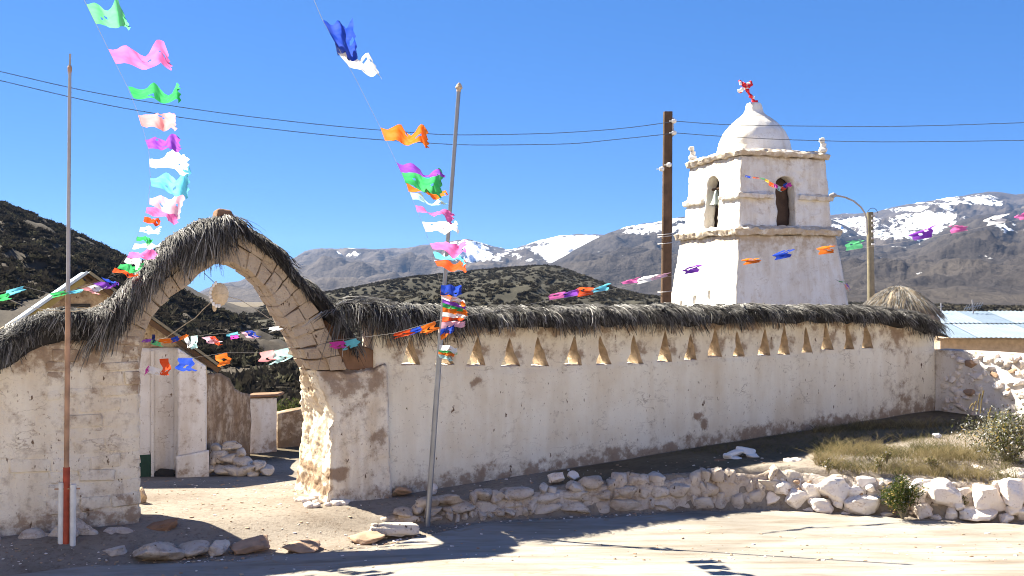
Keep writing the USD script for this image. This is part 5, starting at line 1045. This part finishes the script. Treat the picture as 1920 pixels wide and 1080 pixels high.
bunting('bunting rising from the flagpole past the tower to the right edge', [(829, 600), (930, 583), (1030, 563), (1140, 544), (1250, 519), (1310, 510), (1425, 492), (1564, 474), (1618, 465), (1747, 445), (1885, 417), (1990, 395)], FCc, lerpY('u', [(829, 13.2), (1085, 14.5), (1210, 14.9), (1480, 16), (1990, 17.8)]), dep=.6, seed=11, wave=.04, holes=2)
FD = [(617, 642, 645, 639, 6, 14, 'magenta'), (645, 640, 668, 634, 6, 16, 'cyan'), (738, 625, 770, 617, 6, 10, 'red'), (768, 618, 788, 612, 5, 10, 'blue'), (788, 613, 815, 602, 6, 18, 'orange')]
bunting('short bunting from the gate pillar to the flagpole', [(600, 640), (668, 634), (738, 625), (815, 603), (829, 599)], FD, lerpY('u', [(600, 13.5), (829, 13.2)]), seed=13, wave=.06, holes=2)
FE = [(262, 638, 282, 635, 6, 6, 'purple'), (281, 638, 298, 640, 8, 10, 'mint'), (285, 627, 291, 627, 1, 20, 'navy'), (297, 636, 320, 634, 6, 9, 'orange'), (320, 634, 333, 630, 6, 9, 'blue'), (333, 634, 350, 626, 5, 5, 'orange'), (344, 632, 352, 630, 10, 22, 'white'), (358, 630, 371, 629, -3, 26, 'palecyan'), (378, 633, 395, 630, 20, 13, 'palepink'),
      (392, 631, 403, 630, 16, 18, 'red'), (424, 627, 445, 622, 3, 6, 'cyan'), (430, 629, 446, 627, 2, 8, 'magenta'), (452, 624, 466, 621, 18, 14, 'palepink'), (458, 621, 472, 619, 16, 14, 'blue'), (504, 614, 522, 611, 6, 9, 'white')]
bunting('upper row of small flags strung across the arch opening', [(200, 643), (262, 638), (320, 634), (371, 629), (440, 624), (522, 612), (556, 606)], FE, lerpY('u', [(200, 12.7), (556, 13.5)]), seed=17, wave=.10, holes=2)
FE2 = [(273, 692, 280, 684, -2, 14, 'magenta'), (280, 686, 302, 692, -3, 14, 'white'), (299, 673, 316, 672, 8, 34, 'red'), (334, 671, 361, 671, -1, 28, 'blue'), (403, 667, 425, 661, 10, 22, 'orange'), (487, 661, 512, 656, 4, 21, 'salmon'), (514, 658, 540, 652, 2, 26, 'palecyan')]
bunting('lower row of hanging flags strung across the arch opening', [(262, 690), (300, 674), (361, 671), (425, 661), (487, 661), (540, 652), (562, 650)], FE2, lerpY('u', [(262, 12.75), (562, 13.5)]), seed=19, wave=.05, holes=3)
FF = [(-4, 554, 16, 549, 2, 13, 'green'), (12, 545, 44, 536, 1, 12, 'cyan'), (93, 550, 120, 545, 8, 8, 'green'), (126, 547, 158, 541, 1, 6, 'cyan'), (152, 541, 165, 538, 28, 14, 'salmon'), (163, 537, 180, 533, 22, 10, 'white'), (175, 532, 190, 528, 34, 10, 'purple'), (190, 520, 196, 526, 28, 10, 'blue')]
bunting('bunting tied to the thin pole in front of the chapel gable', [(-40, 560), (44, 537), (93, 550), (126, 547), (190, 526), (232, 510)], FF, lerpY('u', [(-40, 11.3), (126, 11.6), (232, 12.5)]), seed=23, wave=.08, holes=2)
TY = lambda u, v: 37.55 + (u - 1391) / 201 * 1.75 - .5
FG = [(1397, 328, 1407, 330, 1, 5, 'blue'), (1412, 331, 1422, 333, 1, 3, 'red'), (1425, 333, 1434, 335, 1, 3, 'green'), (1434, 335, 1442, 338, 0, 5, 'yellow'), (1442, 339, 1450, 343, 1, 10, 'red'), (1450, 343, 1458, 346, 1, 9, 'magenta'), (1456, 348, 1464, 351, 0, 9, 'palecyan'), (1464, 350, 1473, 349, 0, 9, 'red'), (1468, 346, 1476, 342, 1, 8, 'blue'), (1473, 345, 1482, 342, 2, 9, 'magenta')]
bunting('tiny colourful garland across the shaded belfry opening', [(1392, 327), (1422, 333), (1445, 341), (1465, 351), (1484, 342)], FG, TY, seed=29, sr=.01, wave=.05, holes=0)
bunting('scrap of garland hanging at the right edge of the tower base', [(1566, 524), (1580, 530), (1590, 545)], [(1569, 526, 1576, 527, 8, 3, 'green'), (1583, 532, 1588, 536, 2, 10, 'salmon'), (1586, 530, 1592, 537, 2, 6, 'purple')], lambda u, v: 39.0, seed=31, sr=.01, wave=.05, holes=0)
# ornament hanging in the arch
OY = 13.0; oc = px(411, 552, OY); orn = thing('hanging_ornament', 'cream scalloped paper rosette hanging in the arch opening', 'ornament', oc)
def rosette(cu, cv, ru, rv, lobes, th_, seed):
    a = np.linspace(0, 2 * np.pi, 72, endpoint=False); rr = 1 + .06 * np.abs(np.sin(a * lobes / 2)); rows = []
    for s, y in ((.0, -th_), (.5, -th_ * .8), (.9, -th_ * .35), (1, 0), (.9, th_ * .35), (.5, th_ * .8), (0, th_)):
        rows.append(np.stack([cu + ru * s * rr * np.cos(a), 0 * a + y, cv + rv * s * rr * np.sin(a)], -1))
    v = np.vstack(rows); v[:, 1] += .02 * (fbm(v * 30, 3, seed) - .5); q = grid_faces(7, 72, True); v = v + [oc[0], OY, oc[2]]
    return v, np.vstack([q[:, [0, 1, 2]], q[:, [0, 2, 3]]])
k_ = OY / F; obj('rosette', rosette(1 * k_, 0, 16 * k_, 21 * k_, 15, .05, 3), M['cream'], orn, smooth=35)
obj('tail', rosette(-9 * k_, -24 * k_, 4 * k_, 8 * k_, 3, .02, 4), M['cream'], orn, smooth=35)
for k in range(9):
    a = 1.9 + k * .36; obj('paper_petal', stone((oc[0] + 16 * k_ * math.cos(a), OY - .02, oc[2] + 22 * k_ * math.sin(a)), (.022, .02, .03), 800 + k, 1), M['white'], orn, smooth=True)
obj('hanger', tube([px(383, 512, OY), px(404, 532, OY)], .004, 4), M['black'], orn)
def cord(lab, pts, Y_, r=.006, m='rope'): obj('cord', tube([px(u, v, Y_) for u, v in pts], r, 5), M[m], label=lab, cat='cord')
cord('twisted cord from the rosette down to the left side of the arch', [(397, 566), (383, 578), (366, 596), (350, 606), (333, 618), (310, 634), (280, 641)], 13.02)
cord('thin cord from the rosette to the right side of the arch', [(427, 556), (450, 562), (480, 580), (505, 597), (524, 606)], 13.05, .004)
cord('pale cord loosely slung from the thin pole across the left thatch', [(10, 558), (50, 575), (90, 582), (140, 584), (190, 572), (215, 586)], 11.9, .005)
